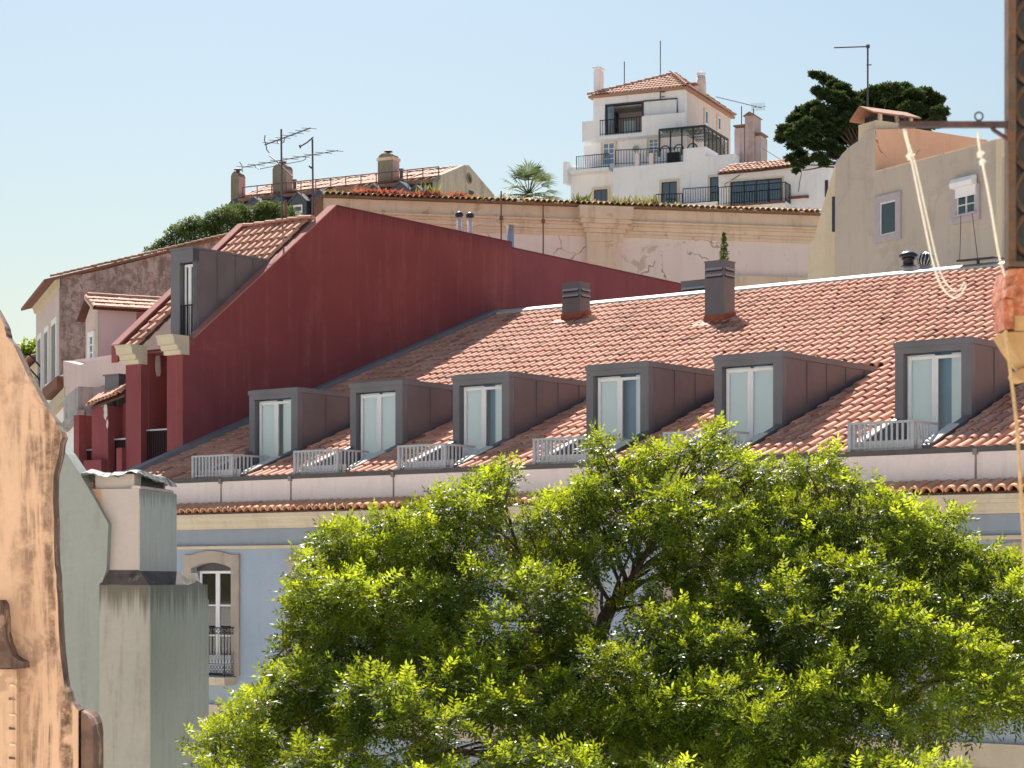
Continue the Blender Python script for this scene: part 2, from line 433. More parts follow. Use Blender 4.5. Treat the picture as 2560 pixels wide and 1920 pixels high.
M['concrete'] = plaster('mossy_concrete', (0.31, 0.265, 0.20), (0.24, 0.205, 0.16), stain=(0.09, 0.08, 0.065), stain_amt=0.9, patch=(0.5, 0.27, 0.08), patch_amt=0.25, bump=0.3, s2=0.7)
M['rustbar'] = plain('rust_red_rail', (0.23, 0.09, 0.06), 0.7, 0, 0.3, 4.0)
M['darkwin'] = plain('dark_window_frame', (0.045, 0.05, 0.062), 0.4, 0.1, 0.2, 4.0)
M['brownwin'] = plain('brown_window_frame', (0.14, 0.07, 0.055), 0.5, 0, 0.2, 4.0)
M['galv'] = plain('galvanised_pipe', (0.55, 0.57, 0.60), 0.35, 0.6, 0.25, 6.0)
M['whitepipe'] = plain('white_pipe', (0.66, 0.62, 0.63), 0.5, 0, 0.15, 5.0)
M['black'] = plain('black_enamel', (0.035, 0.035, 0.042), 0.4, 0.2, 0.3, 6.0)
M['antenna'] = plain('antenna_metal', (0.11, 0.12, 0.145), 0.5, 0.5, 0.3, 8.0, rust=(0.13, 0.06, 0.04), rust_amt=0.6)
M['pergola'] = plain('dark_green_iron', (0.035, 0.055, 0.05), 0.5, 0.2, 0.3, 3.0)
M['rope'] = plain('white_rope', (0.86, 0.82, 0.74), 0.9, 0, 0.2, 60.0, bump=0.4)
M['jute'] = plain('tan_rope', (0.55, 0.37, 0.20), 0.9, 0, 0.25, 60.0, bump=0.4)
M['rusty'] = plain('rusty_iron', (0.115, 0.078, 0.058), 0.7, 0.2, 0.35, 14.0, rust=(0.17, 0.075, 0.04), rust_amt=0.7, bump=0.3)
M['barpaint'] = plain('dark_violet_iron', (0.055, 0.035, 0.045), 0.45, 0.3, 0.3, 20.0, rust=(0.13, 0.055, 0.035), rust_amt=0.6)
M['redlead'] = plain('chipped_red_paint', (0.42, 0.115, 0.055), 0.75, 0, 0.4, 18.0, rust=(0.60, 0.35, 0.24), rust_amt=0.5, bump=0.6)
M['wood'] = plain('raw_timber', (0.50, 0.305, 0.135), 0.75, 0, 0.3, 16.0, bump=0.3)
M['glass'] = glass_mat('window_glass', (0.98, 0.99, 1.0), 0.10)
M['glass_dark'] = glass_mat('dark_glass', (0.30, 0.38, 0.48), 0.16)
M['blind'] = plain('pale_blind', (0.84, 0.95, 0.99), 0.85, 0, 0.03, 1.0)
M['curtain'] = plain('white_curtain', (0.62, 0.62, 0.58), 0.9, 0, 0.15, 3.0)
M['room'] = plain('dim_room', (0.12, 0.16, 0.21), 0.9, 0, 0.2, 1.0)
M['roomb'] = plain('dusky_blue_room', (0.24, 0.42, 0.66), 0.9, 0, 0.15, 1.0)
M['bark'] = plain('tree_bark', (0.085, 0.06, 0.045), 0.9, 0, 0.45, 9.0, bump=0.6)
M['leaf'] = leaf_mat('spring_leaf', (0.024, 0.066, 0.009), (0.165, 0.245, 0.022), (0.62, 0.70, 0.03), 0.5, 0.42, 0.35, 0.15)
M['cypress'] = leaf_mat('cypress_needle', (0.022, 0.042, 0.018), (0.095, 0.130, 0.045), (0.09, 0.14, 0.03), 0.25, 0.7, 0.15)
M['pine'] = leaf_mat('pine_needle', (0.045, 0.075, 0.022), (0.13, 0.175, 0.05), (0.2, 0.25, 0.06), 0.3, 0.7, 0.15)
M['palm'] = leaf_mat('palm_leaf', (0.035, 0.065, 0.018), (0.12, 0.16, 0.055), (0.18, 0.22, 0.06), 0.3, 0.6, 0.2)
M['weed'] = leaf_mat('dry_weed', (0.13, 0.15, 0.045), (0.30, 0.29, 0.12), (0.35, 0.34, 0.12), 0.35)
M['redweed'] = leaf_mat('red_succulent', (0.25, 0.05, 0.03), (0.45, 0.16, 0.09), (0.5, 0.15, 0.08), 0.35)
M['brightleaf'] = leaf_mat('bright_leaf', (0.10, 0.17, 0.015), (0.26, 0.34, 0.03), (0.5, 0.6, 0.05), 0.45)
M['earth'] = plaster('pale_dry_hill', (0.46, 0.41, 0.32), (0.38, 0.345, 0.25), bump=0.4, s1=0.2)
M['paving'] = plaster('pale_limestone_paving', (0.61, 0.575, 0.52), (0.55, 0.52, 0.47), bump=0.3)
M['roofpale'] = plaster('pale_flat_roof', (0.62, 0.56, 0.50), (0.55, 0.5, 0.45), bump=0.2)
M['opposite'] = plaster('sunlit_cream_front', (0.82, 0.76, 0.66), (0.78, 0.72, 0.62), bump=0.1)
M['verge'] = plain('grey_verge_sheet', (0.27, 0.265, 0.28), 0.5, 0.1, 0.2, 2.0)

# ================================================================== ground and hill
g = MB(); g.add([(-900, -300, GZ), (900, -300, GZ), (900, 1500, GZ), (-900, 1500, GZ)], [(0, 1, 2, 3)])
solo(WLD, 'ground', g, M['paving'], kind='structure')
h = MB()
HX = np.linspace(-220, 260, 33); HYv = np.linspace(62, 420, 40)
def hill_z(x, y):
    t = min(max((y - 66) / 34.0, 0), 1); t = t * t * (3 - 2 * t)
    s = min(max((y - 100) / 60.0, 0), 1)
    side = min(max((x + 60) / 60.0, 0), 1)
    far = min(max((y - 240) / 160.0, 0), 1)
    return GZ - 0.4 + (t * 15.0 + s * 6.0) * (0.35 + 0.65 * side) * (1 - far) + 0.5 * math.sin(x * 0.09) * math.sin(y * 0.07) * t
h.add([(x, y, hill_z(x, y)) for y in HYv for x in HX],
      [(j * 33 + i, j * 33 + i + 1, (j + 1) * 33 + i + 1, (j + 1) * 33 + i) for j in range(39) for i in range(32)])
solo(WLD, 'hillside', h, M['earth'], kind='structure', smooth=True)

# ================================================================== unseen row behind the camera, added to bounce sunlight onto the fronts
oh = Thing(WLD, 'bounce_house_row', 'unseen cream house row across the street, added to bounce sunlight on the blue townhouse', 'house', (0, -6, GZ))
oh.part('wall', MB().box(-48, 48, -12, -3, GZ, 8.5), M['opposite'])
oh.part('roof', MB().prism([(-48.4, -2.5, 8.55), (-48.4, -7.5, 11.5), (-48.4, -12.5, 8.55)], (96.8, 0, 0)), M['roofpale'])
for fl_ in range(5):
    for i in range(22):
        x = -44 + i * 4.19
        if abs(x) < 2 and 2 < fl_ < 4: continue
        w_ = oh.part('window', MB().box(x - .75, x + .75, -2.998, -2.93, GZ + 1 + fl_ * 3.8, GZ + 3.4 + fl_ * 3.8), M['pvc'])
        oh.part('pane', MB().box(x - .6, x + .6, -2.928, -2.92, GZ + 1.15 + fl_ * 3.8, GZ + 3.25 + fl_ * 3.8), M['glass_dark'], w_)

# ================================================================== the blue house with six dormers
B = Fr(CX, 52.0, vp(-5680))
A0, A1 = -15.0, 19.0                       # its two ends
RM, RZ0, RB0, RBR = 0.37, 2.58, 0.55, 18.5 # roof: z = RZ0 + RM*b, from the gutter to the ridge
RIDGE = RZ0 + RM * RBR
def roof_z(b): return RZ0 + RM * b
def roof_hit(px, py):                      # where the sight line through a pixel meets the roof plane
    lo, hi = 0.0, 30.0
    for _ in range(50):
        m = (lo + hi) / 2
        a = B.a(px, m)
        if B.z(py, a, m) > roof_z(m): lo = m
        else: hi = m
    return B.a(px, lo), lo

bh = Thing(B, 'townhouse', 'blue plastered townhouse with a long terracotta roof and a row of grey dormers', 'house', (0, 0, GZ))

WIN = [-10.35 + 3.95 * k for k in range(7)]    # centres of the tall arched windows
OW, SW = 0.77, 1.07                            # half widths of opening and surround
ZB, ZS, ZA, ZT = -2.62, 0.33, 0.48, 0.79       # opening bottom, spring, apex, surround top

m = MB()
m.box(A0, A1, 0, 0.5, GZ, ZB)
edges = [A0] + [x for c in WIN for x in (c - OW, c + OW)] + [A1]
for i in range(0, len(edges), 2):
    m.box(edges[i], edges[i + 1], 0, 0.5, ZB, 0.52)
m.box(A0, A1, 0, 0.5, 0.52, 1.36)
m.box(A0, A0 + 0.4, 0.5, 30, GZ, 2.0)
m.box(A1 - 0.4, A1, 0.5, 30, GZ, 2.0)
m.box(A0, A1, 30, 30.4, GZ, 9.2)
bh.part('wall', m, M['blue'])
m = MB(); m.box(A0, A1, -0.035, -0.003, 0.93, 1.38)
bh.part('frieze', m, M['frieze'])
m = MB(); m.box(A0, A1, -0.09, -0.003, 0.845, 0.925)
m.box(A0, A1, -0.13, -0.003, 0.895, 0.928)
bh.part('string_course', m, M['stone'])
m = MB(); m.box(A0, A1, -0.12, -0.003, -3.95, -3.42); m.box(A0, A1, -0.17, -0.003, -3.5, -3.41); m.box(A0, A1, -0.15, -0.003, -4.0, -3.93)
bh.part('string_course', m, M['stone'])
# moulded cornice: a profile swept along the front
prof = [(0, 1.385), (-0.10, 1.385), (-0.10, 1.44), (-0.13, 1.46), (-0.16, 1.52), (-0.16, 1.60), (-0.20, 1.61), (-0.24, 1.68), (-0.27, 1.70), (-0.27, 1.79), (-0.22, 1.81), (0, 1.81)]
m = MB(); m.prism([(A0, p[0], p[1]) for p in prof], (A1 - A0, 0, 0))
bh.part('cornice', m, M['stone'])
m = MB(); m.prism([(A0, -0.26, 1.815), (A0, -0.26, 1.84), (A0, 0.33, 2.06), (A0, 0.33, 1.815)], (A1 - A0, 0, 0))
bh.part('eave_bed', m, M['deck'])
m = MB(); m.prism([(A0, 0.10, 2.03), (A0, 0.33, 2.13), (A0, 0.33, 1.95)], (A1 - A0, 0, 0)); bh.part('eave_flashing', m, M['flash'])

def barrel(w, L, rh, th=0.02, n=7, frac=1.0, pan=0.0, step=0.05):
    """one roof tile: an arched barrel (with an optional pan beside it), lower end at y=0, upper end at y=L"""
    pr = []
    if pan: pr += [(-w / 2 - pan, 0.02), (-w / 2 - pan * 0.5, 0.0)]
    for i in range(n):
        q = math.pi * (1 - i / (n - 1))
        pr.append((math.cos(q) * w / 2, math.sin(q) * rh))
    k = len(pr)
    low = [(x, 0, z + step) for x, z in pr]
    inn = [(x * (1 - 2 * th / w) if abs(x) <= w / 2 else x, 0.0, max(z - th, -th) + step) for x, z in pr]
    v = low + [(x * frac, L, z * frac) for x, z in pr] + low + inn + inn + [(p[0], 0.2, p[2] - 0.01) for p in inn]
    f_ = [(i, i + 1, k + i + 1, k + i) for i in range(k - 1)] + [(2 * k + i + 1, 2 * k + i, 3 * k + i, 3 * k + i + 1) for i in range(k - 1)] \
        + [(4 * k + i + 1, 4 * k + i, 5 * k + i, 5 * k + i + 1) for i in range(k - 1)]
    return np.array(v), f_

def tile_variants(name, bv, bf, mat, n=7):
    out = []
    for i in range(n):
        me = bpy.data.meshes.new(name)
        me.from_pydata([tuple(p) for p in bv], [], bf); me.materials.append(mat)
        at = me.attributes.new('tint', 'FLOAT', 'FACE')
        at.data.foreach_set('value', np.full(len(bf), (i + 0.5) / n, dtype=np.float32))
        me.polygons.foreach_set('use_smooth', [True] * len(me.polygons))
        out.append(me)
    return out

# row of tiles over the cornice
bv, bf = barrel(0.262, 0.60, 0.105, th=0.034, n=9, step=0.03)
ev = tile_variants('eave_tile', bv, bf, M['eave'])
n_e = int((13.9 - A0) / 0.281)
for i in range(n_e):
    bh.place('eave_tile', random.choice(ev), (A0 + 0.14 + i * 0.281 + random.uniform(-.006, .006), -0.33 + random.uniform(-.015, .015), 1.845), None,
             (math.atan2(0.22, 0.6), random.uniform(-.03, .03), random.uniform(-.02, .02)))

# parapet in panels with open joints, dark gutter on top
jt = [A0, -10.35, -7.72, -4.1, -0.4, 3.2, 6.0, 8.45, 12.1, A1]
for i in range(len(jt) - 1):
    m = MB(); m.box(jt[i] + 0.012, jt[i + 1] - 0.012, 0.34, 0.56, 1.95, 2.715)
    bh.part('parapet_panel', m, M['parapet'])
m = MB(); m.box(A0, A1, 0.375, 0.54, 1.96, 2.70); bh.part('parapet_core', m, M['flash'])
m = MB(); m.prism([(A0, 0.30, 2.72), (A0, 0.28, 2.83), (A0, 0.33, 2.83), (A0, 0.36, 2.75), (A0, 0.62, 2.75), (A0, 0.62, 2.72)], (A1 - A0, 0, 0))
bh.part('gutter', m, M['gutter'])
for c in jt[1:-1]:
    m = MB(); m.box(c - 0.02, c + 0.02, 0.322, 0.338, 1.99, 2.716); m.box(c - 0.05, c + 0.05, 0.27, 0.335, 2.66, 2.79)
    bh.part('joint_strip', m, M['flash'])

# ---- tall windows with iron balconies
def arc(c, hw, zs, za, n=10):
    return [(c - hw + 2 * hw * i / n, zs + (za - zs) * math.sin(math.pi * i / n) ** 0.8) for i in range(n + 1)]
def win_parts():
    out = []
    m = MB()                                            # stone surround: head with arch, two jambs
    top = [(-SW, 0.69), (-SW * 0.72, 0.69)] + [(x, 0.69 + 0.11 * math.sin(math.pi * (x + SW * .72) / (SW * 1.44))) for x in np.linspace(-SW * .62, SW * .62, 9)] + [(SW * 0.72, 0.69), (SW, 0.69)]
    low = arc(0, OW, ZS, ZA)
    pts = [(-SW, 0.12)] + top + [(SW, 0.12), (OW, 0.12)] + low[::-1] + [(-OW, 0.12)]
    m.prism([(x, -0.07, z) for x, z in pts], (0, 0.20, 0))
    m.box(-SW, -OW, -0.065, 0.13, ZB, 0.115); m.box(OW, SW, -0.065, 0.13, ZB, 0.115)
    out.append(('window', m, 'surround', None))
    m = MB(); m.box(-OW, OW, 0.16, 0.24, 0.26, 0.52); out.append(('fanlight_board', m, 'gutter', 0))
    m = MB()
    for s in (-1, 1):
        x0, x1 = (-0.70, -0.0) if s < 0 else (0.0, 0.70)
        m.box(x0 + .003, x0 + .075, 0.20, 0.26, ZB + .05, 0.25); m.box(x1 - .075, x1 - .003, 0.20, 0.26, ZB + .05, 0.25)
        for zz, t in ((0.18, .07), (-0.72, .04), (-1.55, .04), (ZB + .05, .5)):
            m.box(x0 + .075, x1 - .075, 0.205, 0.255, zz, zz + t)
    out.append(('window_frame', m, 'pvc', 0))
    for s in (-1, 1):
        x0, x1 = (-0.62, -0.08) if s < 0 else (0.08, 0.62)
        for z0, z1 in ((-0.675, 0.178), (-1.505, -0.725), (ZB + .56, -1.555)):
            m = MB(); m.box(x0, x1, 0.226, 0.232, z0, z1); out.append(('pane', m, 'glass', 0))
    m = MB()
    xs = np.linspace(0.02, 0.72, 15)
    for i in range(14):
        b0, b1 = (0.34, 0.37) if i % 2 else (0.37, 0.34)
        m.add([(xs[i], b0, ZB), (xs[i + 1], b1, ZB), (xs[i + 1], b1, 0.3), (xs[i], b0, 0.3)], [(0, 1, 2, 3)])
    out.append(('curtain', m, 'curtain', 0))
    m = MB(); m.box(-0.85, 0.85, 0.9, 0.93, ZB, 0.55); out.append(('interior_wall', m, 'room', 0))
    return out
def balc_parts():
    out = []
    m = MB(); m.box(-0.92, 0.92, -0.46, -0.003, ZB - .17, ZB - .02); m.box(-0.88, 0.88, -0.42, -0.003, ZB - .24, ZB - .172)
    out.append(('balcony', m, 'stone', None))
    W_, D_, z0, z1 = 0.88, 0.42, ZB + .04, -1.30
    fr = [(-W_, -0.01), (-W_, -D_), (W_, -D_), (W_, -0.01)]
    m = MB()
    for zz, r in ((z1, .018), (z1 - .16, .010), (z0 + .30, .010), (z0, .014)):
        m.tube([(x, y, zz) for x, y in fr], r, 5)
    for x, y in fr: m.tube([(x, y, ZB - .03), (x, y, z1)], .016, 5)
    out.append(('balcony_rail', m, 'iron', 0))
    def along(t):                                        # t in metres along the rail
        if t < D_: return (-W_, -t)
        if t < D_ + 2 * W_: return (-W_ + t - D_, -D_)
        return (W_, -D_ + (t - D_ - 2 * W_))
    total = 2 * (D_ + W_)
    n = 22
    m = MB(); m2 = MB()
    for i in range(n):
        t0 = total * i / n; tc = total * (i + .5) / n
        x, y = along(tc); ax = 'b' if abs(y + D_) < .02 else 'a'
        hw = total / n / 2
        m.tube([(x, y, z0 + .30), (x, y, z1 - .16)], .008, 4)
        for sgn in (-1, 1):
            pts = []
            for k in range(9):
                q = k / 8; off = sgn * hw * .75 * math.sin(q * math.pi) ** 1.5
                pts.append((x + (off if ax == 'b' else 0), y + (off if ax == 'a' else 0), z0 + .32 + q * .34))
            m.tube(pts, .006, 4)
        m2.ring((x, y, z0 + .09), hw * .8, .007, ax, 10); m2.ring((x, y, z0 + .215), hw * .8, .007, ax, 10)
        m2.ring((x, y, z1 - .16), hw * .95, .007, ax, 8, 0, math.pi)
        m2.ring((x, y, z1 - .02), hw * .95, .007, ax, 8, math.pi, 2 * math.pi)
    m.add(m2.v, m2.f); out.append(('iron_scrollwork', m, 'iron', 0))
    return out
for spec in (win_parts(), balc_parts()):
    meshes = [(nm, mesh_of(nm, mb, M[mt]), par) for nm, mb, mt, par in spec]
    for c in WIN:
        root = None
        for nm, me, par in meshes:
            if par is None: root = bh.place(nm, me, (c, 0, 0))
            else:
                o = bpy.data.objects.new(nm, me); COL.objects.link(o); o.parent = root
                if nm == 'iron_scrollwork': o['kind'] = 'stuff'

# ---- dormers
M['balfloor'] = plain('pale_balcony_tiles', (0.55, 0.52, 0.50), 0.8, 0, 0.15, 4.0)
DPX = [(623, 744), (876, 1005), (1135, 1270), (1464, 1623), (1783, 1958), (2237, 2429)]
DB, DT = 2.7, 5.45
DC = [(B.a(p, DB) + B.a(q, DB)) / 2 for p, q in DPX]
DW = sum(B.a(q, DB) - B.a(p, DB) for p, q in DPX) / 6.0
DH = DW / 2
DBACK = (DT - RZ0) / RM + 0.3
FLR = 2.70
def dormer_parts():
    out = []
    o0, o1, oz = -DH + .21, DH - .25, DT - .27
    m = MB()
    m.box(-DH, o0, DB, DB + .22, FLR, DT - .13); m.box(o1, DH, DB, DB + .22, FLR, DT - .13); m.box(o0, o1, DB, DB + .22, oz, DT - .13)
    m.box(o0, o1, DB + .04, DB + .22, FLR, FLR + .12)
    out.append(('dormer', m, 'zinc', None))
    m = MB(); m.box(-DH - .025, DH + .025, DB - .03, DBACK, DT - .13, DT - .005); m.box(-DH + .02, DH - .02, DB + .02, DBACK, DT - .003, DT + .02)
    out.append(('dormer_roof', m, 'zinc', 0))
    n = 5; bs = np.linspace(DB + .222, DBACK - .25, n + 1)
    for i in range(n):
        b0, b1 = bs[i] + .006, bs[i + 1] - .006
        m = MB(); m.prism([(DH - .04, b0, max(roof_z(b0) - .1, FLR)), (DH - .04, b1, roof_z(b1) - .1), (DH - .04, b1, DT - .134), (DH - .04, b0, DT - .134)], (.04, 0, 0))
        m.box(DH, DH + .018, b1 - .012, b1 + .0, roof_z(b1), DT - .136)
        out.append(('cladding_panel', m, 'zinc_side', 0))
    m = MB(); m.prism([(-DH, DB + .225, FLR), (-DH, bs[-1], roof_z(bs[-1]) - .1), (-DH, bs[-1], DT - .134), (-DH, DB + .225, DT - .134)], (.04, 0, 0))
    out.append(('cladding_panel', m, 'zinc_side', 0))
    # two white leaves
    mid = (o0 + o1) / 2 + .0
    zb = FLR + .13
    for x0, x1 in ((o0 + .05, mid), (mid, o1 - .02)):
        m = MB(); t = .075
        m.box(x0 + .002, x0 + t, DB + .15, DB + .21, zb, oz - .07); m.box(x1 - t, x1 - .002, DB + .15, DB + .21, zb, oz - .07)
        m.box(x0 + t, x1 - t, DB + .152, DB + .208, oz - .07 - t, oz - .072); m.box(x0 + t, x1 - t, DB + .152, DB + .208, zb, zb + .1)
        out.append(('door_leaf', m, 'pvc', 0))
        m = MB(); m.add([(x0 + t - .01, DB + .18, zb + .09), (x1 - t + .01, DB + .18, zb + .09), (x1 - t + .01, DB + .18, oz - t - .06), (x0 + t - .01, DB + .18, oz - t - .06)], [(0, 1, 2, 3)]); out.append(('pane', m, 'glass', 0))
    out.append(('blind', MB().box(o0, mid - .03, DB + .212, DB + .217, FLR, DT - .3), 'blind', 0))
    out.append(('blind2', None, 'blind', 0))
    out.append(('interior_wall', MB().box(-DH + .05, DH - .05, DB + .42, DB + .44, FLR, DT - .14), 'roomb', 0))
    # balcony cut into the roof: floor, upstand, sloping side walls with pale caps
    m = MB(); m.box(-DH + .10, DH - .17, .57, DB - .002, FLR - .1, FLR); m.box(-DH + .10, DH - .17, .57, .62, FLR, FLR + .36)
    out.append(('balcony_floor', m, 'balfloor', 0))
    for x0, x1 in ((-DH - .03, -DH + .10), (DH - .17, DH + .03)):
        bs_, be = .60, DB - .004
        m = MB(); m.prism([(x0, bs_, FLR - .15), (x0, be, FLR - .15), (x0, be, roof_z(be) + .13), (x0, bs_, roof_z(bs_) + .13)], (x1 - x0, 0, 0))
        out.append(('side_wall', m, 'zinc', 0))
        m = MB(); q0, q1 = (.72, 2.35) if x0 < 0 else (.72, 1.95)
        z0, z1 = roof_z(q0) + .134, roof_z(q1) + .134
        m.prism([(x0 - .02, q0, z0), (x0 - .02, q1, z1), (x0 - .02, q1, z1 + .035), (x0 - .02, q0, z0 + .035)], (x1 - x0 + .04, 0, 0))
        out.append(('capstone', m, 'capstone', 0))
    return out
b2 = [(.22, 1.0), (.02, 1.0), (.40, 1.0), (.55, 1.0), (.0, 1.0), (.45, 1.0)]
meshes = [(nm, mesh_of(nm, mb, M[mt]) if mb else None, par) for nm, mb, mt, par in dormer_parts()]
o1_, mid_ = DH - .25, ((-DH + .21) + (DH - .25)) / 2
dormer_names = ['dormer beside the dark red wall', 'second dormer from the dark red wall', 'third dormer from the dark red wall', 'dormer half hidden by the tree top',
                'fifth dormer from the dark red wall', 'dormer farthest from the dark red wall']
for i, c in enumerate(DC):
    root = None
    for nm, me, par in meshes:
        if par is None:
            root = bh.place(nm, me, (c, 0, 0)); root['label'] = 'dark grey zinc ' + dormer_names[i]; continue
        if nm == 'blind2':
            x0 = mid_ + .06 + b2[i][0] * (o1_ - mid_)
            me = mesh_of('blind', MB().box(x0, o1_, DB + .212, DB + .217, FLR, DT - .3), M['blind']); nm = 'blind'
        o = bpy.data.objects.new(nm, me); COL.objects.link(o); o.parent = root

# ---- painted railings of the roof balconies
RT = 3.45
bal = mesh_of('baluster', MB().box(-.024, .024, -.012, .012, 2.86, RT - .03), M['rail'])
balx = mesh_of('baluster', MB().box(-.012, .012, -.024, .024, 2.86, RT - .03), M['rail'])
rails = []
fl, frt = -DH + .03, DH - .26
mr = MB()
mr.box(fl, frt, .37, .45, RT - .03, RT + .02); mr.box(fl, fl + .07, .45, 1.62, RT - .03, RT + .018); mr.box(frt - .07, frt, .45, 1.62, RT - .03, RT + .018)
mr.box(fl, frt, .395, .43, 2.885, 2.92); mr.box(fl + .02, fl + .05, .45, 1.2, 2.885, 2.92); mr.box(frt - .05, frt - .02, .45, 1.2, 2.885, 2.92)
for x in (fl, frt - .075): mr.box(x, x + .075, .375, .445, 2.752, RT - .031)
rail_me = mesh_of('balcony_railing', mr, M['rail'])
for c in DC:
    root = bh.place('balcony_railing', rail_me, (c, 0, 0))
    for i in range(11):
        o = bpy.data.objects.new('baluster', bal); COL.objects.link(o); o.parent = root; o.location = (fl + .15 + i * (frt - fl - .3) / 10, .41, 0)
    for x in (fl + .035, frt - .035):
        for i in range(5):
            o = bpy.data.objects.new('baluster', balx); COL.objects.link(o); o.parent = root; o.location = (x, .55 + i * .15, 0)

# ---- roof deck, ridge, verge
m = MB()
def strip(a0, a1, b0, b1, dz=-.05, t=.08):
    m.prism([(a0, b0, roof_z(b0) + dz), (a0, b1, roof_z(b1) + dz), (a0, b1, roof_z(b1) + dz - t), (a0, b0, roof_z(b0) + dz - t)], (a1 - a0, 0, 0))
ed = [A0] + [x for c in DC for x in (c - DH + .0, c + DH - .0)] + [A1]
for i in range(0, len(ed), 2): strip(ed[i], ed[i + 1], RB0, RBR)
for c in DC: strip(c - DH, c + DH, DBACK - .3, RBR)
roof = bh.part('roof', m, M['deck'])
bh.part('flat_roof', MB().box(A0, A1, RBR + .01, 30, RIDGE - .5, RIDGE - .35), M['roofpale'])

TP, TE = 0.285, 0.66
sl = math.atan(RM); cs, sn = math.cos(sl), math.sin(sl)
bv, bf = barrel(0.226, TE + .10, 0.122, th=.026, n=9, frac=.90, pan=.066, step=0.036)
tv = tile_variants('roof_tile', bv, bf, M['tile'])
cols = int((15.0 - A0 - .35) / TP); rows = int((RBR - .42) / cs / TE) + 1
cand = []
for r in range(rows):
    for c_ in range(cols):
        a = A0 + .46 + c_ * TP; s = r * TE
        b = .44 + s * cs
        bm = b + .33 * cs
        if b > RBR - .68: continue
        if any(abs(a - c) < DH + .10 and bm < DBACK - .05 for c in DC): continue
        cand.append((a, b))
cand = [(a + random.uniform(-.014, .014), b + random.uniform(-.03, .03), random.random(), random.gauss(0, .02), random.uniform(-.012, .012)) for a, b in cand]
def tile_pos(a, b): return (a, b, roof_z(b) - .015)
vis = [t for t in cand if CX - 1290 < 0 or True]
def tdist(t):
    w = B.w(t[0], t[1], 0); px = CX + FPX * w[0] / w[1]
    return w[1] if 300 < px < 2500 else 1e6
def hidden_by_tree(t):
    w = B.w(*tile_pos(t[0], t[1])); px = CX + FPX * w[0] / w[1]; py = HY - FPX * w[2] / w[1]
    return py > 1085 and 1450 < px < 1800
cand.sort(key=lambda t: tdist(t) + (1e6 if hidden_by_tree(t) else 0))
for t in cand[:285]:
    p = tile_pos(t[0], t[1])
    bh.place('roof_tile', tv[int(t[2] * 6.99)], p, roof, (sl + t[4], 0, t[3]))
rest = np.array(cand[285:])
n = len(rest)
v = np.repeat(bv[None], n, 0)
ca, sa = np.cos(rest[:, 3])[:, None], np.sin(rest[:, 3])[:, None]
x = v[:, :, 0] * ca - v[:, :, 1] * sa; y = v[:, :, 0] * sa + v[:, :, 1] * ca; z = v[:, :, 2]
ang = (sl + rest[:, 4])[:, None]
y2 = y * np.cos(ang) - z * np.sin(ang); z2 = y * np.sin(ang) + z * np.cos(ang)
V = np.stack([x + rest[:, 0][:, None], y2 + rest[:, 1][:, None], z2 + (RZ0 + RM * rest[:, 1] - .015)[:, None] - GZ], 2)
o = bpy.data.objects.new('roof_tile_field', mass('roof_tile_field', V, bf, M['tile'], rest[:, 2], True)); COL.objects.link(o); o.parent = roof; o['kind'] = 'stuff'

m = MB(); m.prism([(A0 + .02, RBR - .18, roof_z(RBR - .18) + .16), (A0 + .02, RBR + .25, RIDGE + .24), (A0 + .02, RBR + .25, RIDGE + .06), (A0 + .02, RBR - .18, roof_z(RBR - .18) + .05)], (A1 - A0 - .1, 0, 0))
bh.part('ridge_flashing', m, M['ridge'])
m = MB()
m.prism([(A0 + .01, .45, roof_z(.45) + .24), (A0 + .01, RBR, RIDGE + .24), (A0 + .01, RBR, RIDGE - .02), (A0 + .01, .45, roof_z(.45) - .02)], (.34, 0, 0))
bh.part('verge_flashing', m, M['verge'])

# ---- grey metal chimneys on the roof
M["base_red"] = plain("red_chimney_base", (0.36, 0.10, 0.055), 0.75, 0, 0.3, 5.0, bump=0.2)
def roof_chimney(a0, a1, b0, b1, zt, flash):
    zb = roof_z(b0) - .3 if b0 < RBR else RIDGE - .35
    m = MB(); m.box(a0, a1, b0, b1, zb, zt)
    ch = bh.part('chimney', m, M['zinc'])
    if flash:
        zz = roof_z(b0)
        m = MB(); m.prism([(a0 - .03, b0 - .03, zz - .2), (a0 - .03, b1 + .03, roof_z(b1) - .2), (a0 - .03, b1 + .03, roof_z(b1) + .22), (a0 - .03, b0 - .03, zz + .30)], (a1 - a0 + .06, 0, 0))
        m.prism([(a0 - .25, b0 - .45, roof_z(b0 - .45) + .12), (a0 - .25, b0, zz + .13), (a0 - .25, b0, zz + .05), (a0 - .25, b0 - .45, roof_z(b0 - .45) + .04)], (a1 - a0 + .5, 0, 0))
        bh.part('chimney_base', m, M['base_red'], ch)
    for i in range(2):
        zl = zt - .17 - i * .19
        m = MB(); m.prism([(a0 + .06, b0 - .002, zl), (a0 + .06, b0 - .075, zl - .07), (a0 + .06, b0 - .06, zl - .085), (a0 + .06, b0 - .002, zl - .035)], (a1 - a0 - .12, 0, 0))
        bh.part('louvre', m, M['rail'], ch)
        m = MB(); m.prism([(a1 + .002, b0 + .06, zl), (a1 + .075, b0 + .06, zl - .07), (a1 + .06, b0 + .06, zl - .085), (a1 + .002, b0 + .06, zl - .035)], (0, b1 - b0 - .12, 0))
        bh.part('louvre', m, M['rail'], ch)
        m = MB(); m.box(a0 + .05, a1 - .05, b0 - .003, b0 + .02, zl - .13, zl - .03); m.box(a1 - .02, a1 + .003, b0 + .05, b1 - .05, zl - .13, zl - .03)
        bh.part('louvre_slot', m, M['black'], ch)
    m = MB(); m.box(a0 - .02, a1 + .02, b0 - .02, b1 + .02, zt, zt + .04); bh.part('chimney_cap', m, M['zinc'], ch)
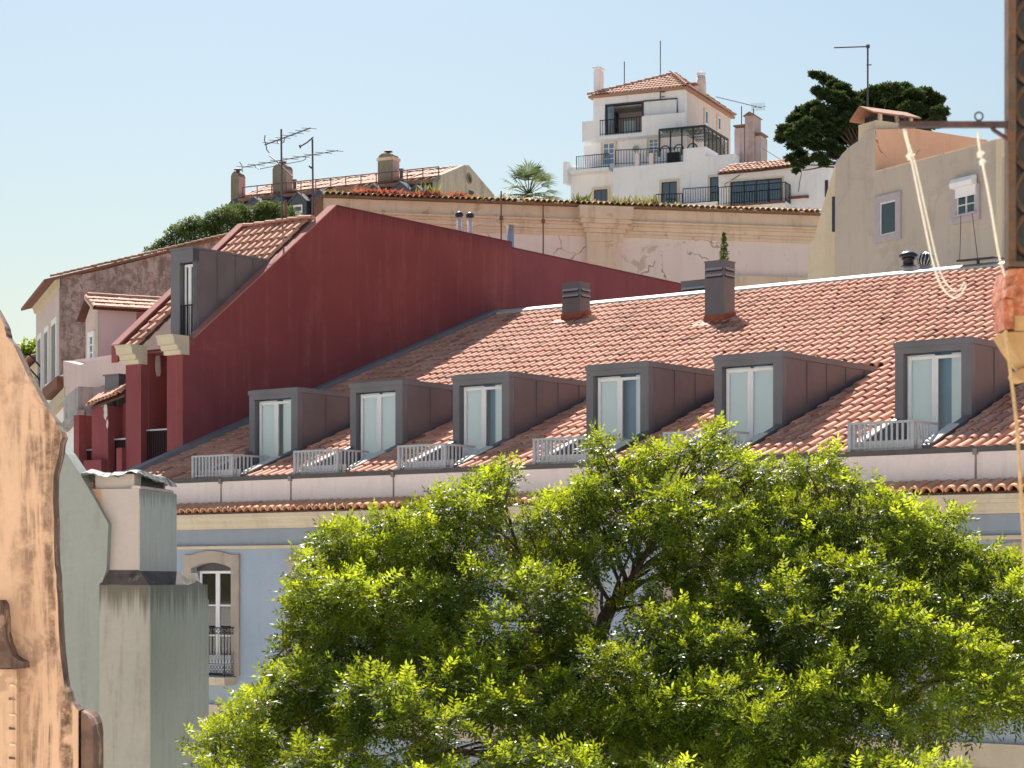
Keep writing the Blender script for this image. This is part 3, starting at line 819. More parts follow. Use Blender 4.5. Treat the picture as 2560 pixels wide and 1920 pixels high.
for (pxl, pxc, pxr, pyb, pyt) in ((1405, 1450, 1475, 803, 706), (1762, 1810, 1837, 810, 652)):
    a1, b0 = roof_hit(pxc, pyb)
    a0 = B.a(pxl, b0); b1 = B.b(pxr, a1)
    roof_chimney(a0, a1, b0, b1, B.z(pyt, a1, b0), True)
b0 = RBR + .6
a0, a1 = B.a(1703, b0), B.a(1768, b0)
roof_chimney(a0, a1, b0, b0 + .6, B.z(700, a1, b0), False)

# ---- vents, roof hatch and sapling behind the ridge
FL9 = RIDGE - .35
b0 = RBR + .7
a = B.a(2271, b0); zt = B.z(632, a, b0); zr = B.z(668, a, b0)
t = Thing(B, 'roof_vent', 'black mushroom-capped roof vent on a white pipe behind the tiled ridge', 'vent', (a, b0, FL9))
t.part('pipe', MB().lathe(a, b0, [(.14, FL9), (.14, zr)], 14), M['whitepipe'], smooth=True)
t.part('collar', MB().lathe(a, b0, [(.20, zr), (.26, zr + .03), (.17, zr + .06), (.17, zt - .24), (.24, zt - .2), (.17, zt - .16)], 14), M['black'], smooth=True)
t.part('cap', MB().lathe(a, b0, [(.26, zt - .16), (.31, zt - .12), (.27, zt - .04), (.16, zt + .03), (.02, zt + .06)], 16), M['black'], smooth=True)
a = B.a(2313, b0); zt = B.z(630, a, b0); zr = B.z(664, a, b0)
t = Thing(B, 'turbine_vent', 'galvanised turbine roof vent beside the black mushroom vent', 'vent', (a, b0, FL9))
t.part('pipe', MB().lathe(a, b0, [(.18, FL9), (.18, zr)], 14), M['galv'], smooth=True)
tv_ = t.part('turbine', MB().lathe(a, b0, [(.15, zr + .002), (.22, zr + .1), (.24, zr + .2), (.2, zr + .33), (.05, zr + .4)], 14), M['black'], smooth=True)
for i in range(14):
    q = 2 * math.pi * i / 14
    pts = [(a + r * math.cos(q + d), b0 + r * math.sin(q + d), z) for r, z, d in ((.17, zr + .01, 0), (.25, zr + .11, .12), (.27, zr + .2, .22), (.22, zr + .33, .34), (.06, zr + .41, .5))]
    t.part('blade', MB().tube(pts, .018, 4), M['galv'], tv_)
b0 = RBR - 1.2
al, ar = B.a(2405, b0), B.a(2530, b0)
t = Thing(B, 'roof_hatch', 'dark roof hatch propped open at the tiled ridge below a shuttered window', 'hatch', ((al + ar) / 2, b0, roof_z(b0) + .05))
zq = B.z(700, al, b0)
m = MB(); m.box(al, ar, b0 - .05, b0 + .03, zq - .09, zq + .03); t.part('front_bar', m, M['gutter'])
b1 = RBR + .1
z0 = B.z(683, B.a(2420, b1), b1)
m = MB(); m.box(B.a(2422, b1), B.a(2495, b1), b1, b1 + .08, z0 - .3, z0 + .14); t.part('frame', m, M['gutter'])
zl = B.z(655, B.a(2400, b1), b1)
m = MB(); x0, x1 = B.a(2398, b1), B.a(2490, b1)
m.prism([(x0, b1 - .2, zl - .02), (x0, b1 + .75, zl + .06), (x0, b1 + .75, zl + .12), (x0, b1 - .2, zl + .04)], (x1 - x0, 0, 0)); t.part('lid', m, M['gutter'])
xm = (x0 + x1) / 2
t.part('stay', MB().tube([(xm, b1 + .03, z0 + .1), (xm, b1 + .05, zl + .01)], .05, 8), M['gutter'])
for px in (2401, 2446):
    xx = B.a(px, b1); t.part('stay_wire', MB().tube([(xx, b1 - .05, zl + .03), (xx - .03 if px < 2420 else xx - .25, b1 + .1, zl + 1.45)], .012, 4), M['gutter'])

def needle_cloud(name, pts, size, mat, tint, flat=0.5, fr=None):
    """many small bent leaf faces around the given points (world coords, n x 3)"""
    n = len(pts)
    d = rng.normal(size=(n, 3)); d[:, 2] = np.abs(d[:, 2]) * .6 + .1; d /= np.linalg.norm(d, axis=1)[:, None]
    e = np.cross(d, rng.normal(size=(n, 3))); e /= np.linalg.norm(e, axis=1)[:, None]
    sz = size * rng.uniform(.6, 1.3, n)[:, None]
    q = np.stack([pts, pts + d * sz * .5 + e * sz * flat * .5, pts + d * sz, pts + d * sz * .5 - e * sz * flat * .5], 1)
    return mass(name, q, [(0, 1, 2, 3)], mat, tint)

px_, b0 = 1810, RBR + 2.2
a = B.a(px_, b0); zt = B.z(583, a, b0)
w0 = B.w(a, b0, FL9)
t = Thing(B, 'cypress_sapling', 'slim young cypress rising behind the tall grey roof chimney', 'tree', (a, b0, FL9))
t.part('pot', MB().lathe(a, b0, [(.18, FL9), (.26, FL9 + .4), (.24, FL9 + .4)], 12), M['tile'])
t.part('trunk', MB().tube([(a, b0, FL9 + .3), (a, b0, zt)], [.03, .006], 5), M['bark'])
hh = zt - FL9 - .5
u_ = rng.uniform(0, 1, 1500); th_ = rng.uniform(0, 6.283, 1500); rr = (.24 * (1 - u_ ** 1.8) + .015) * np.sqrt(rng.uniform(.2, 1, 1500))
P3 = np.stack([rr * np.cos(th_), rr * np.sin(th_), .5 + u_ * hh], 1)
o = bpy.data.objects.new('foliage', needle_cloud('foliage', P3, .09, M['pine'], rng.uniform(0, 1, 1500))); COL.objects.link(o); o.parent = t.o; o['kind'] = 'stuff'

# ================================================================== dark red house beside it
rh = Thing(B, 'red_house', 'dark red house with a tall blank party wall and a steep tiled front roof', 'house', (A0 - 3, 4.0, GZ))
FB = 3.35                                        # its front stands back from the blue front
pk = B.S(840, 510, A0); st = B.S(1280, 612, A0); en = B.S(1725, 708, A0); sh = B.S(484, 846, A0)
ZTOP = (pk[2] + st[2]) / 2
m = MB()
m.prism([(A0, FB, GZ), (A0, FB, sh[2] - .02), (A0, sh[1], sh[2] - .02), (A0, pk[1], ZTOP), (A0, st[1], ZTOP), (A0, st[1], GZ)], (-.32, 0, 0))
rh.part('party_wall', m, M['red'])
m = MB(); m.prism([(A0 - .22, st[1] + .002, GZ), (A0 - .22, st[1] + .002, ZTOP - .14), (A0 - .22, en[1], ZTOP - .2), (A0 - .22, en[1], GZ)], (-.26, 0, 0))
rh.part('party_wall', m, M['red_front'])
def coping(pts, a_, w, t):
    m = MB()
    m.prism([(a_, p[0], p[1]) for p in pts] + [(a_, p[0], p[1] + t) for p in reversed(pts)], (-w, 0, 0))
    return m
rh.part('coping', coping([(sh[1], sh[2] - .015), (pk[1], ZTOP + .005)], A0 + .02, .36, .045), M['coping'])  # sunlit slope edge painted lighter than the level copings
rh.part('coping', coping([(pk[1] + .01, ZTOP + .005), (st[1], ZTOP + .005)], A0 + .02, .36, .04), M['red'])
rh.part('coping', coping([(st[1] + .02, ZTOP - .135), (en[1], ZTOP - .195)], A0 - .19, .3, .04), M['red'])
MT = 9.3                                        # where the tiled slope ends, short of the wall's own peak
mm_ = (11.62 - (sh[2] - .22)) / (MT - sh[1])
# body behind
RA = -19.9
m = MB(); m.box(RA, A0 - .33, 5.2, en[1], GZ, 6.6); m.box(RA, A0 - .33, MT + .15, en[1], 6.6, ZTOP - 1.3)
rh.part('body', m, M['red_front'])
# second, lower fin of the mansard
f0, f1 = B.a(610, 6.0), None
af = -18.35
p0, p1 = B.S(604, 630, af), B.S(684, 562, af)
def man_z(b): return sh[2] - .22 + mm_ * (b - sh[1])
m = MB(); m.prism([(af, sh[1], man_z(sh[1]) - .3), (af, sh[1], man_z(sh[1]) + .22), (af, MT + .1, man_z(MT) + .22), (af, MT + .1, man_z(MT) - .3)], (-.3, 0, 0))
rh.part('party_wall', m, M['red'])
rh.part('coping', coping([(sh[1], man_z(sh[1]) + .225), (MT + .1, man_z(MT) + .225)], af + .02, .34, .05), M['coping'])
m = MB(); m.prism([(af, sh[1], man_z(sh[1])), (af, MT, man_z(MT)), (af, MT, man_z(MT) - .2), (af, sh[1], man_z(sh[1]) - .2)], (A0 - .33 - af, 0, 0))
mroof = rh.part('mansard_roof', m, M['deck'])
ms = math.atan(mm_)
bv2, bf2 = barrel(0.25, .62, 0.09, n=7, frac=.92, pan=.06)
tv2 = tile_variants('roof_tile', bv2, bf2, M['tile'])
L_ = (MT - sh[1]) / math.cos(ms)
for r in range(int(L_ / .5)):
    for c_ in range(9):
        s_ = .05 + r * .5; a = af + .25 + c_ * .32
        b = sh[1] + s_ * math.cos(ms)
        if a > A0 - .45: continue
        if b < 6.6 and a > -17.6: continue
        rh.place('roof_tile', random.choice(tv2), (a, b, man_z(b) + .01), mroof, (ms + random.uniform(-.01, .01), 0, random.uniform(-.02, .02)))
bvr, bfr = barrel(.3, .55, .11, n=7, frac=.9)
tvr = tile_variants('ridge_tile', bvr, bfr, M['tile'])
for i in range(6):
    rh.place('ridge_tile', random.choice(tvr), (af + .1 + i * .5, MT + .02, man_z(MT) + .08), mroof, (.03, 0, -math.pi / 2))

# red attic box behind the lower fin, with a pale lintel
xa, xb = B.a(341, 5.4), af - .32
za = B.z(781, xa, 5.4)
ab = rh.part('attic_wall', MB().box(xa, xb, 5.4, 8.8, 6.0, za), M['red_front'])
rh.part('lintel', MB().box(xa + .25, xb, 5.36, 5.398, za - .32, za - .22), M['coping'], ab)
rh.part('recess', MB().box(xa + .25, xb, 5.38, 5.397, za - 1.3, za - .34), M['red'], ab)

# zinc dormer with a French window
db = 4.1
dl, dr = B.a(427, db), A0 - .34
zt = B.z(619, dr, db)
zb = B.z(850, dl, db)
dback = min(sh[1] + (zt - sh[2] + .22) / mm_, MT)
o0, o1 = B.a(449, db), B.a(483, db)
oz = B.z(655, (o0 + o1) / 2, db)
m = MB(); m.box(dl, o0, db, db + .25, zb - .5, zt - .02); m.box(o1, dr, db, db + .25, zb - .5, zt - .02); m.box(o0, o1, db, db + .25, oz, zt - .02)
d = rh.part('dormer', m, M['zinc'])
rh.part('dormer_roof', MB().box(dl - .03, dr + .03, db - .03, dback, zt - .018, zt + .04), M['zinc'], d)
bs_ = np.linspace(db + .252, dback, 5)
for i in range(4):
    b0, b1 = bs_[i] + .008, bs_[i + 1] - .008
    m = MB(); m.prism([(dr - .05, b0, man_z(b0) - .3), (dr - .05, b1, man_z(b1) - .3), (dr - .05, b1, zt - .02), (dr - .05, b0, zt - .02)], (.05, 0, 0)); m.box(dr, dr + .03, b1, b1 + .02, man_z(b1), zt - .03)
    rh.part('cladding_panel', m, M['zinc_side'], d)
m = MB(); m.prism([(dl, db + .252, man_z(db) - .3), (dl, dback, man_z(dback) - .3), (dl, dback, zt - .02), (dl, db + .252, zt - .02)], (.05, 0, 0)); rh.part('cladding_panel', m, M['zinc_side'], d)
md = (o0 + o1) / 2 - .02
for x0, x1 in ((o0 + .06, md), (md, o1)):
    m = MB(); m.box(x0, x0 + .06, db + .16, db + .22, zb - .3, oz - .05); m.box(x1 - .06, x1, db + .16, db + .22, zb - .3, oz - .05); m.box(x0, x1, db + .162, db + .218, oz - .13, oz - .05)
    rh.part('door_leaf', m, M['pvc'], d)
    rh.part('pane', MB().box(x0 + .05, x1 - .05, db + .188, db + .194, zb - .3, oz - .12), M['glass'], d)
    rh.part('blind', MB().box(x0 + .03, x1 - .22, db + .3, db + .305, zb - .3, oz - .05), M['blind'], d)
rh.part('interior_wall', MB().box(dl + .06, dr - .06, db + 1.0, db + 1.02, zb - .3, zt - .03), M['roomb'], d)
rz = B.z(765, o0, db)
m = MB(); m.box(o0, o1, db + .02, db + .05, rz - .02, rz + .02)
r_ = rh.part('dormer_railing', m, M['iron'], None)
for i in range(7):
    x = o0 + .04 + (o1 - o0 - .08) * i / 6; rh.part('bar', MB().box(x - .01, x + .01, db + .025, db + .045, zb - .3, rz - .021), M['iron'], r_)

# front: piers with cream caps, deep loggias, iron railings
def pier(px0, px1, pyt, cap=True):
    a0, a1 = B.a(px0, FB), B.a(px1, FB)
    zt = B.z(pyt, (a0 + a1) / 2, FB)
    p = rh.part('pier', MB().box(a0, a1, FB + .005, FB + 1.25, GZ, zt), M['red_front'])
    if cap:
        pr = [(FB + .0, zt + .005), (FB - .10, zt + .005), (FB - .12, zt + .12), (FB - .22, zt + .14), (FB - .25, zt + .27), (FB - .36, zt + .30), (FB - .40, zt + .50), (FB - .44, zt + .52), (FB - .44, zt + .58), (FB + .25, zt + .58), (FB + .25, zt + .005)]
        rh.part('pier_cap', MB().prism([(a0 - .02, y, z) for y, z in pr], (a1 - a0 + .04, 0, 0)), M['cream'], p)
    return a0, a1, zt
pa = pier(417, 457, 888)
m = MB(); m.prism([(pa[0], FB + .26, pa[2] + .002), (pa[0], FB + .26, sh[2] - .03), (pa[0], sh[1] + .3, sh[2] - .03), (pa[0], sh[1] + .3, pa[2] + .002)], (A0 - .33 - pa[0], 0, 0)); rh.part('pier_top', m, M['red_front'])
pb = pier(314, 352, 912)
m = MB()
zo = B.z(878, pb[1], FB)
m.prism([(pb[1], FB + .3, GZ), (pb[1], FB + .3, zo), (pb[1], FB + 1.24, zo), (pb[1], FB + 1.24, GZ)], (.02, 0, 0))
m.box(pb[1] + .02, pa[0], FB + 1.1, FB + 1.25, GZ, zo - .05)
m.box(pb[0], pa[0], FB + .27, FB + 1.24, zo - .045, zo)
rh.part('loggia_wall', m, M['red'])
pc = pier(229, 270, 1016, False)
m = MB(); m.box(pc[1], pb[0], FB + .6, FB + 1.2, GZ, B.z(1004, pc[1], FB)); m.box(RA, pc[0], FB + .8, FB + 1.2, GZ, B.z(1045, pc[0], FB)); m.box(RA, RA + .25, FB + .01, FB + .8, GZ, B.z(1038, RA, FB))
rh.part('loggia_wall', m, M['red'])
m = MB(); a0, a1 = B.a(212, FB - .2), B.a(256, FB - .2); m.box(a0, a1, FB - .25, FB + .0, GZ, B.z(1152, a0, FB)); m.box(pb[0] - .25, pb[0] - .005, FB - .15, FB + .3, GZ, B.z(1120, pb[0], FB))
rh.part('low_wall', m, M['red_front'])
for (x0, x1, pyt, bb) in ((pb[1] + .02, pa[0], 1072, FB + .2), (pc[1], pb[0], 1095, FB + .25), (RA + .26, pc[0], 1122, FB + .3)):
    zt_ = B.z(pyt, (x0 + x1) / 2, bb)
    r_ = rh.part('loggia_railing', MB().box(x0, x1, bb, bb + .05, zt_ - .05, zt_), M['galv'])
    nb = int((x1 - x0) / .075)
    for i in range(nb):
        x = x0 + (i + .5) * (x1 - x0) / nb
        rh.part('bar', MB().box(x - .012, x + .012, bb + .01, bb + .04, zt_ - 1.7, zt_ - .051), M['iron'], r_)
def blob(cx, cz, sx, sz, n=16, seed=0):
    rr = random.Random(seed)
    return [(cx + sx * math.cos(q) * rr.uniform(.65, 1.15), cz + sz * math.sin(q) * rr.uniform(.75, 1.1)) for q in [2 * math.pi * i / n for i in range(n)]]
def patch(px, py, sx, sz, bb, seed):
    a = B.a(px, bb); z = B.z(py, a, bb)
    rh.part('bare_plaster_patch', MB().prism([(x, bb, zz) for x, zz in blob(a, z, sx, sz, seed=seed)], (0, .012, 0)), M['peel'])
aq = pb[1] + .0215
c_ = B.S(395, 912, aq)
rh.part('bare_plaster_patch', MB().prism([(aq, y, z) for y, z in blob(c_[1], c_[2], .12, .42, seed=3)], (.012, 0, 0)), M['peel'])
patch(346, 882, .05, .09, FB - .02, 4)
patch(263, 1030, .09, .28, FB - .02, 5); patch(282, 1043, .09, .22, FB + .58, 6); patch(268, 1060, .05, .16, FB - .022, 7)

# low mansard piece with a small dormer over the far bay
db2 = FB + .55
x0, x1 = B.a(262, db2), B.a(297, db2)
zt2, zb2 = B.z(938, x1, db2), B.z(1012, x0, db2)
d = rh.part('dormer', MB().box(x0, x1, db2, db2 + 1.6, zb2 - .4, zt2), M['zinc'])
rh.part('window_frame', MB().box(x0 + .14, x1 - .14, db2 - .012, db2 - .002, zb2 - .1, zt2 - .45), M['darkwin'], d)
rh.part('dormer_roof', MB().box(x0 - .04, x1 + .05, db2 - .05, db2 + 1.62, zt2 + .002, zt2 + .05), M['zinc'], d)
za, zb_ = B.z(1012, pc[1], FB), B.z(985, pb[0], FB)
m = MB(); m.prism([(pc[0], FB - .05, za - .12), (pb[0] - .01, FB - .05, zb_ - .1), (pb[0] - .01, FB + .5, zb_ + .35), (pc[0], FB + .5, za + .28)], (0, 0, .07))
rf = rh.part('lean_roof', m, M['deck'])
for i in range(9):
    tq = (i + .3) / 9; a = pc[0] + (pb[0] - .1 - pc[0]) * tq
    rh.place('roof_tile', random.choice(tv2), (a, FB - .09, za + (zb_ - za) * tq + .0), rf, (.62, -.2, random.uniform(-.05, .05)))

# pipes and cowls standing on the flat roof behind the party wall
FR = ZTOP - 1.3
def pipe_vent(px, pyt, r, label, cat, kind):
    a_ = A0 - 1.3
    b_ = B.b(px, a_); zt = B.z(pyt, a_, b_)
    t = Thing(B, 'vent_pipe', label, cat, (a_, b_, FR), group=kind)
    return t, a_, b_, zt
for px, py in ((1148, 528), (1175, 530)):
    t, a_, b_, zt = pipe_vent(px, py, .1, 'white vent pipe with a black cap, the one farther from the galvanised flue' if px < 1160 else 'white vent pipe with a black cap, the one nearer the galvanised flue', 'vent pipe', 'pair of capped white vent pipes')
    t.part('pipe', MB().lathe(a_, b_, [(.085, FR), (.085, zt - .2)], 12), M['whitepipe'], smooth=True)
    t.part('cap', MB().lathe(a_, b_, [(.1, zt - .22), (.15, zt - .16), (.15, zt - .1), (.08, zt - .03), (.01, zt)], 12), M['black'], smooth=True)
t, a_, b_, zt = pipe_vent(1276, 562, .14, 'stubby galvanised flue with a tilted cover behind the step in the red wall', 'flue', None)
t.part('pipe', MB().lathe(a_, b_, [(.14, FR), (.14, zt - .02)], 14), M['galv'], smooth=True)
m = MB(); m.prism([(a_ - .05, b_ - .2, zt + .06), (a_ + .3, b_ - .2, zt - .02), (a_ + .3, b_ - .2, zt + .0), (a_ - .05, b_ - .2, zt + .08)], (0, .4, 0)); m.tube([(a_, b_, zt - .1), (a_, b_, zt + .06)], .02, 5)
t.part('cover', m, M['capstone'])
for px, pyt, lab in ((1253, 478, 'thin rusty pole with a cross arm between the vent pipes and the flue'), (1358, 505, 'thin rusty pole rising behind the sloping top of the red wall')):
    a_ = A0 - 1.6; b_ = B.b(px, a_); zt = B.z(pyt, a_, b_); zc = B.z(545 if px < 1300 else 553, a_, b_)
    t = Thing(B, 'antenna_pole', lab, 'pole', (a_, b_, FR))
    t.part('mast', MB().tube([(a_, b_, FR), (a_, b_, zt)], .028, 6), M['rustbar'])
    t.part('clamp', MB().box(a_ - .05, a_ + .05, b_ - .05, b_ + .05, zc - .08, zc + .08), M['rustbar'])
    if px < 1300: t.part('cross_arm', MB().tube([(a_ - 1.4, b_ - .3, zc - .28), (a_, b_, zc)], .02, 5), M['rail'])

# the two television aerials on the red roof
def aerial(px, pyb, pyt, segs, label, depth_a):
    b_ = B.b(px, depth_a); zb_, zt = B.z(pyb, depth_a, b_), B.z(pyt, depth_a, b_)
    t = Thing(B, 'television_aerial', label, 'aerial', (depth_a, b_, FR))
    t.part('mast', MB().tube([(depth_a + .05, b_, FR), (depth_a, b_, zt)], .032, 6), M['antenna'])
    for nm, pts, r in segs:
        path = [B.P(x, y, b_) for x, y in pts]
        t.part(nm, MB().tube(path, r, 5), M['antenna'])
    return t, b_
segs = [('boom', [(662, 362), (700, 348), (776, 320)], .022), ('boom_brace', [(693, 352), (694, 358), (702, 359), (710, 355), (712, 345)], .016),
        ('reflector', [(663, 338), (661, 350), (665, 362), (667, 375), (673, 382)], .018), ('reflector', [(673, 389), (690, 402), (725, 436), (732, 442)], .022),
        ('long_boom', [(608, 418), (700, 401), (845, 376)], .016), ('boom_brace', [(636, 413), (641, 421), (650, 422), (756, 402), (764, 398), (765, 390)], .013),
        ('reflector', [(599, 405), (605, 414), (606, 430)], .014)]
t, b_ = aerial(703, 560, 323, segs, 'tall tangled television aerial with two booms above the tiled mansard', -16.9)
for i in range(9):
    q = i / 8; x, y = 612 + q * 225, 417 - q * 40
    p = B.P(x, y, b_); t.part('element', MB().tube([(p[0] - .05, p[1] - .35, p[2] - .03), (p[0] + .05, p[1] + .35, p[2] + .03)], .010, 4), M['antenna'])
for i in range(7):
    q = i / 6; x, y = 675 + q * 98, 357 - q * 36
    p = B.P(x, y, b_); t.part('element', MB().tube([(p[0] - .05, p[1] - .3, p[2] - .03), (p[0] + .05, p[1] + .3, p[2] + .03)], .010, 4), M['antenna'])
aerial(781, 560, 348, [('arm', [(751, 366), (768, 356), (783, 343)], .024), ('end_plate', [(749, 363), (751, 370)], .03), ('clamp', [(774, 415), (779, 419)], .05)],
       'short television aerial with a single tilted arm above the red wall peak', -16.4)
p = B.P(714, 500, B.b(714, -16.9))
solo(B, 'rusty_pole', MB().tube([(p[0], p[1], FR), (p[0], p[1], p[2])], .04, 6), M['rustbar'], 'short rusty pole standing beside the tall television aerial', 'pole')

# ------------------------------------------------------------------ shared bits for the houses behind
def wall_px(fr, pts, b, th):                     # a wall traced on the front plane b, th metres thick going back
    return MB().prism([fr.P(x, y, b) for x, y in pts], (0, th, 0))
def side_px(fr, pts, a, th):                     # the same on a side plane a
    return MB().prism([fr.S(x, y, a) for x, y in pts], (th, 0, 0))
def window(t, fr, px0, px1, pyt, pyb, b, frame='pvc', glass='glass_dark', cols=2, rows=1, sur=None, sw=.14, blind=None, fw=.06, name='window', arch=False):
    """surround, frame, panes and a dim room panel set on the wall face b"""
    a0, a1 = fr.a(px0, b), fr.a(px1, b); am = (a0 + a1) / 2
    z0, z1 = fr.z(pyb, am, b), fr.z(pyt, am, b)
    m = MB()
    m.box(a0, a0 + fw, b - .055, b - .002, z0, z1); m.box(a1 - fw, a1, b - .055, b - .002, z0, z1)
    m.box(a0 + fw, a1 - fw, b - .055, b - .002, z1 - fw, z1); m.box(a0 + fw, a1 - fw, b - .055, b - .002, z0, z0 + fw)
    ca = [a0 + fw + (a1 - a0 - 2 * fw) * i / cols for i in range(cols + 1)]; rz_ = [z0 + fw + (z1 - z0 - 2 * fw) * i / rows for i in range(rows + 1)]
    for x in ca[1:-1]: m.box(x - fw / 2, x + fw / 2, b - .05, b - .003, z0 + fw, z1 - fw)
    for z in rz_[1:-1]: m.box(a0 + fw, a1 - fw, b - .045, b - .004, z - fw * .35, z + fw * .35)
    w = t.part(name, m, M[frame])
    for i in range(cols):
        t.part('pane', MB().box(ca[i], ca[i + 1], b - .024, b - .018, z0 + fw, z1 - fw), M[glass], w)
    t.part('room_panel', MB().box(a0 + .01, a1 - .01, b - .012, b - .0015, z0 + .01, z1 - .01), M[blind or 'room'], w)
    if sur:
        m = MB()
        m.box(a0 - sw, a0, b - .09, b - .001, z0 - sw, z1 + sw); m.box(a1, a1 + sw, b - .09, b - .001, z0 - sw, z1 + sw)
        m.box(a0, a1, b - .09, b - .001, z1, z1 + sw); m.box(a0, a1, b - .09, b - .001, z0 - sw, z0)
        t.part('surround', m, M[sur], w)
    return w
def rail_run(t, fr, p0, p1, h, n, mat='iron', r=.02, parent=None, name='railing', br=.012):
    """a railing between two frame points (feet); rails as one mesh with separate bars under it"""
    m = MB()
    q0, q1 = Vector(p0), Vector(p1)
    up = Vector((0, 0, h))
    m.tube([q0 + up, q1 + up], r, 5); m.tube([q0 + up * .12, q1 + up * .12], r * .7, 5); m.tube([q0, q0 + up], r, 5); m.tube([q1, q1 + up], r, 5)
    o = t.part(name, m, M[mat], parent)
    for i in range(1, n):
        p = q0.lerp(q1, i / n)
        t.part('bar', MB().tube([p, p + up], br, 4), M[mat], o)
    return o
def tile_run(t, p0, p1, n, slope_dir, mat, w=.25, L=.55, parent=None, tilt=.35, name='roof_tile', rise=.085, rows=1, step=.42):
    """rows of barrel tiles between two eave points; slope_dir is the rotation about z that turns 'up the roof' (+y)"""
    bv_, bf_ = barrel(w, L, rise, n=6, frac=.92)
    vs_ = tile_variants(name, bv_, bf_, M[mat], 5)
    q0, q1 = Vector(p0), Vector(p1)
    dx, dy = -math.sin(slope_dir), math.cos(slope_dir)
    for r in range(rows):
        for i in range(n):
            p = q0.lerp(q1, (i + .5) / n)
            s = r * step
            t.place(name, random.choice(vs_), (p.x + dx * s * math.cos(tilt), p.y + dy * s * math.cos(tilt), p.z + s * math.sin(tilt)), parent,
                    (tilt + random.uniform(-.03, .03), 0, slope_dir + random.uniform(-.04, .04)))

# ================================================================== brown stained house up the street
Q = Fr(150, 100.0, vp(-490))
zc = Q.z(688, 0, 0)
t = Thing(Q, 'stained_house', 'old house with a dark mould-stained brown side wall and a pink street front', 'house', (0, 4, GZ))
top = [(152, 692), (240, 680), (320, 658), (430, 630), (560, 597), (680, 570)]
t.part('side_wall', side_px(Q, top + [(680, 1100), (152, 1100)], 0, -.5), M['brown'])
fa = Q.a(90, 0)
t.part('front_wall', MB().prism([(fa, 0, GZ), (fa, 0, Q.z(785, fa, 0)), (-.51, 0, zc - .1), (-.51, 0, GZ)], (0, .5, 0)), M['pinkw'])
# roof slab with a wide eave, verge tiles along the side wall
e0 = Q.S(152, 686, 0); e1 = Q.S(680, 563, 0)
sl_ = (e1[2] - e0[2]) / (e1[1] - e0[1])
zz = lambda b: e0[2] - .08 + sl_ * (b - e0[1])
rs = t.part('roof', MB().prism([(.12, -.75, zz(-.75) - .12), (.12, e1[1], zz(e1[1]) - .02), (.12, e1[1], zz(e1[1]) + .07), (.12, -.75, zz(-.75) + .02)], (fa - .3, 0, 0)), M['rustbar'])
tile_run(t, (.1, -.6, zz(-.6) + .05), (.1, e1[1], zz(e1[1]) + .09), 34, 0, 'tile_old', w=.28, L=.6, parent=rs, tilt=math.atan(sl_), name='verge_tile')
t.part('cornice', MB().prism([(fa, -.003, zc - .55), (fa, -.10, zc - .5), (fa, -.16, zc - .3), (fa, -.3, zc - .16), (fa, -.003, zc - .16)], (-fa, 0, 0)), M['cream'])
for p0, p1 in ((97, 104), (114, 121), (132, 141)):
    am = (Q.a(p0) + Q.a(p1)) / 2; dz = 3.0
    zt_ = zc - 2.1 + .0 * am
    hw = max((Q.a(p1) - Q.a(p0)) / 2, .5)
    m = MB(); m.box(am - hw - .25, am + hw + .25, -.06, -.002, zt_ - 3.3, zt_ + .3); w = t.part('window', m, M['white'])
    t.part('pane', MB().box(am - hw, am + hw, -.075, -.062, zt_ - 3.2, zt_), M['darkwin'], w)
    t.part('room_panel', MB().box(am - hw + .01, am + hw - .01, -.0625, -.0615, zt_ - 3.15, zt_ - .05), M['room'], w)
zb_ = zc - 5.6
bl = t.part('balcony', MB().box(fa, -.6, -.9, -.003, zb_ - .25, zb_), M['greyw'])
rail_run(t, Q, (fa, -.88, zb_), (-.65, -.88, zb_), 1.0, 16, parent=bl)
m = MB()
for bb, hh_ in ((-1.5, .35), (-1.4, -.35)):
    p = [(fa * .75, -.05, zc - 3.9 + hh_), (fa * .75, -.6, zc - 3.3 + hh_), (fa * .75, -1.2, zc - 3.35 + hh_), (fa * .75, -1.6, zc - 3.9 + hh_)]
    o = t.part('lamp_bracket', MB().tube(p, .05, 6), M['iron'])

# ================================================================== pink house with a tiled upper storey
P_ = Fr(246, 88.0, vp(-1300))
t = Thing(P_, 'pink_house', 'pink house with a small tiled upper storey and a long plain front parapet', 'house', (0, 2, GZ))
ze = P_.z(772, 0, 0)
bk = P_.b(432, 0)
a_l = P_.a(214, 0)
t.part('upper_storey', MB().prism([(0, 0, GZ), (a_l, 0, GZ), (a_l, 0, P_.z(800, a_l, 0)), (-1.0, 0, ze + .42), (0, 0, ze)], (0, bk, 0)), M['pink'])
t.part('corner_trim', MB().prism([(-.002, -.03, GZ), (-.55, -.03, GZ), (-.55, -.03, ze - .15), (-.002, -.03, ze - .1)], (0, .026, 0)), M['cream'])
zl_ = P_.z(800, a_l, 0)
m = MB(); m.prism([(.32, -.3, ze - .08), (-1.0, -.3, ze + .52), (a_l - .3, -.3, zl_ - .06), (a_l - .3, -.3, zl_ + .02), (-1.0, -.3, ze + .60), (.32, -.3, ze)], (0, bk + .3, 0))
rf = t.part('roof', m, M['deck'])
tl_ = math.atan2(.6, 1.32)
tile_run(t, (.40, -.28, ze - .02), (.40, bk - .1, ze - .02), 26, math.pi / 2, 'tile', w=.25, L=.62, parent=rf, tilt=tl_, rows=3, step=.5)
tile_run(t, (-1.0, -.35, ze + .62), (-1.0, bk - .3, ze + .62), 11, 0, 'tile', w=.34, L=1.0, parent=rf, tilt=.02, name='ridge_tile', rise=.13)
t.part('gable_trim', MB().prism([(.3, -.34, ze - .1), (-1.0, -.34, ze + .5), (-1.0, -.34, ze + .62), (.34, -.34, ze + .02)], (0, .03, 0)), M['cream'])
window(t, P_, 226, 236, 838, 905, -.031, 'white', 'glass', 1, 3, 'white', .14)
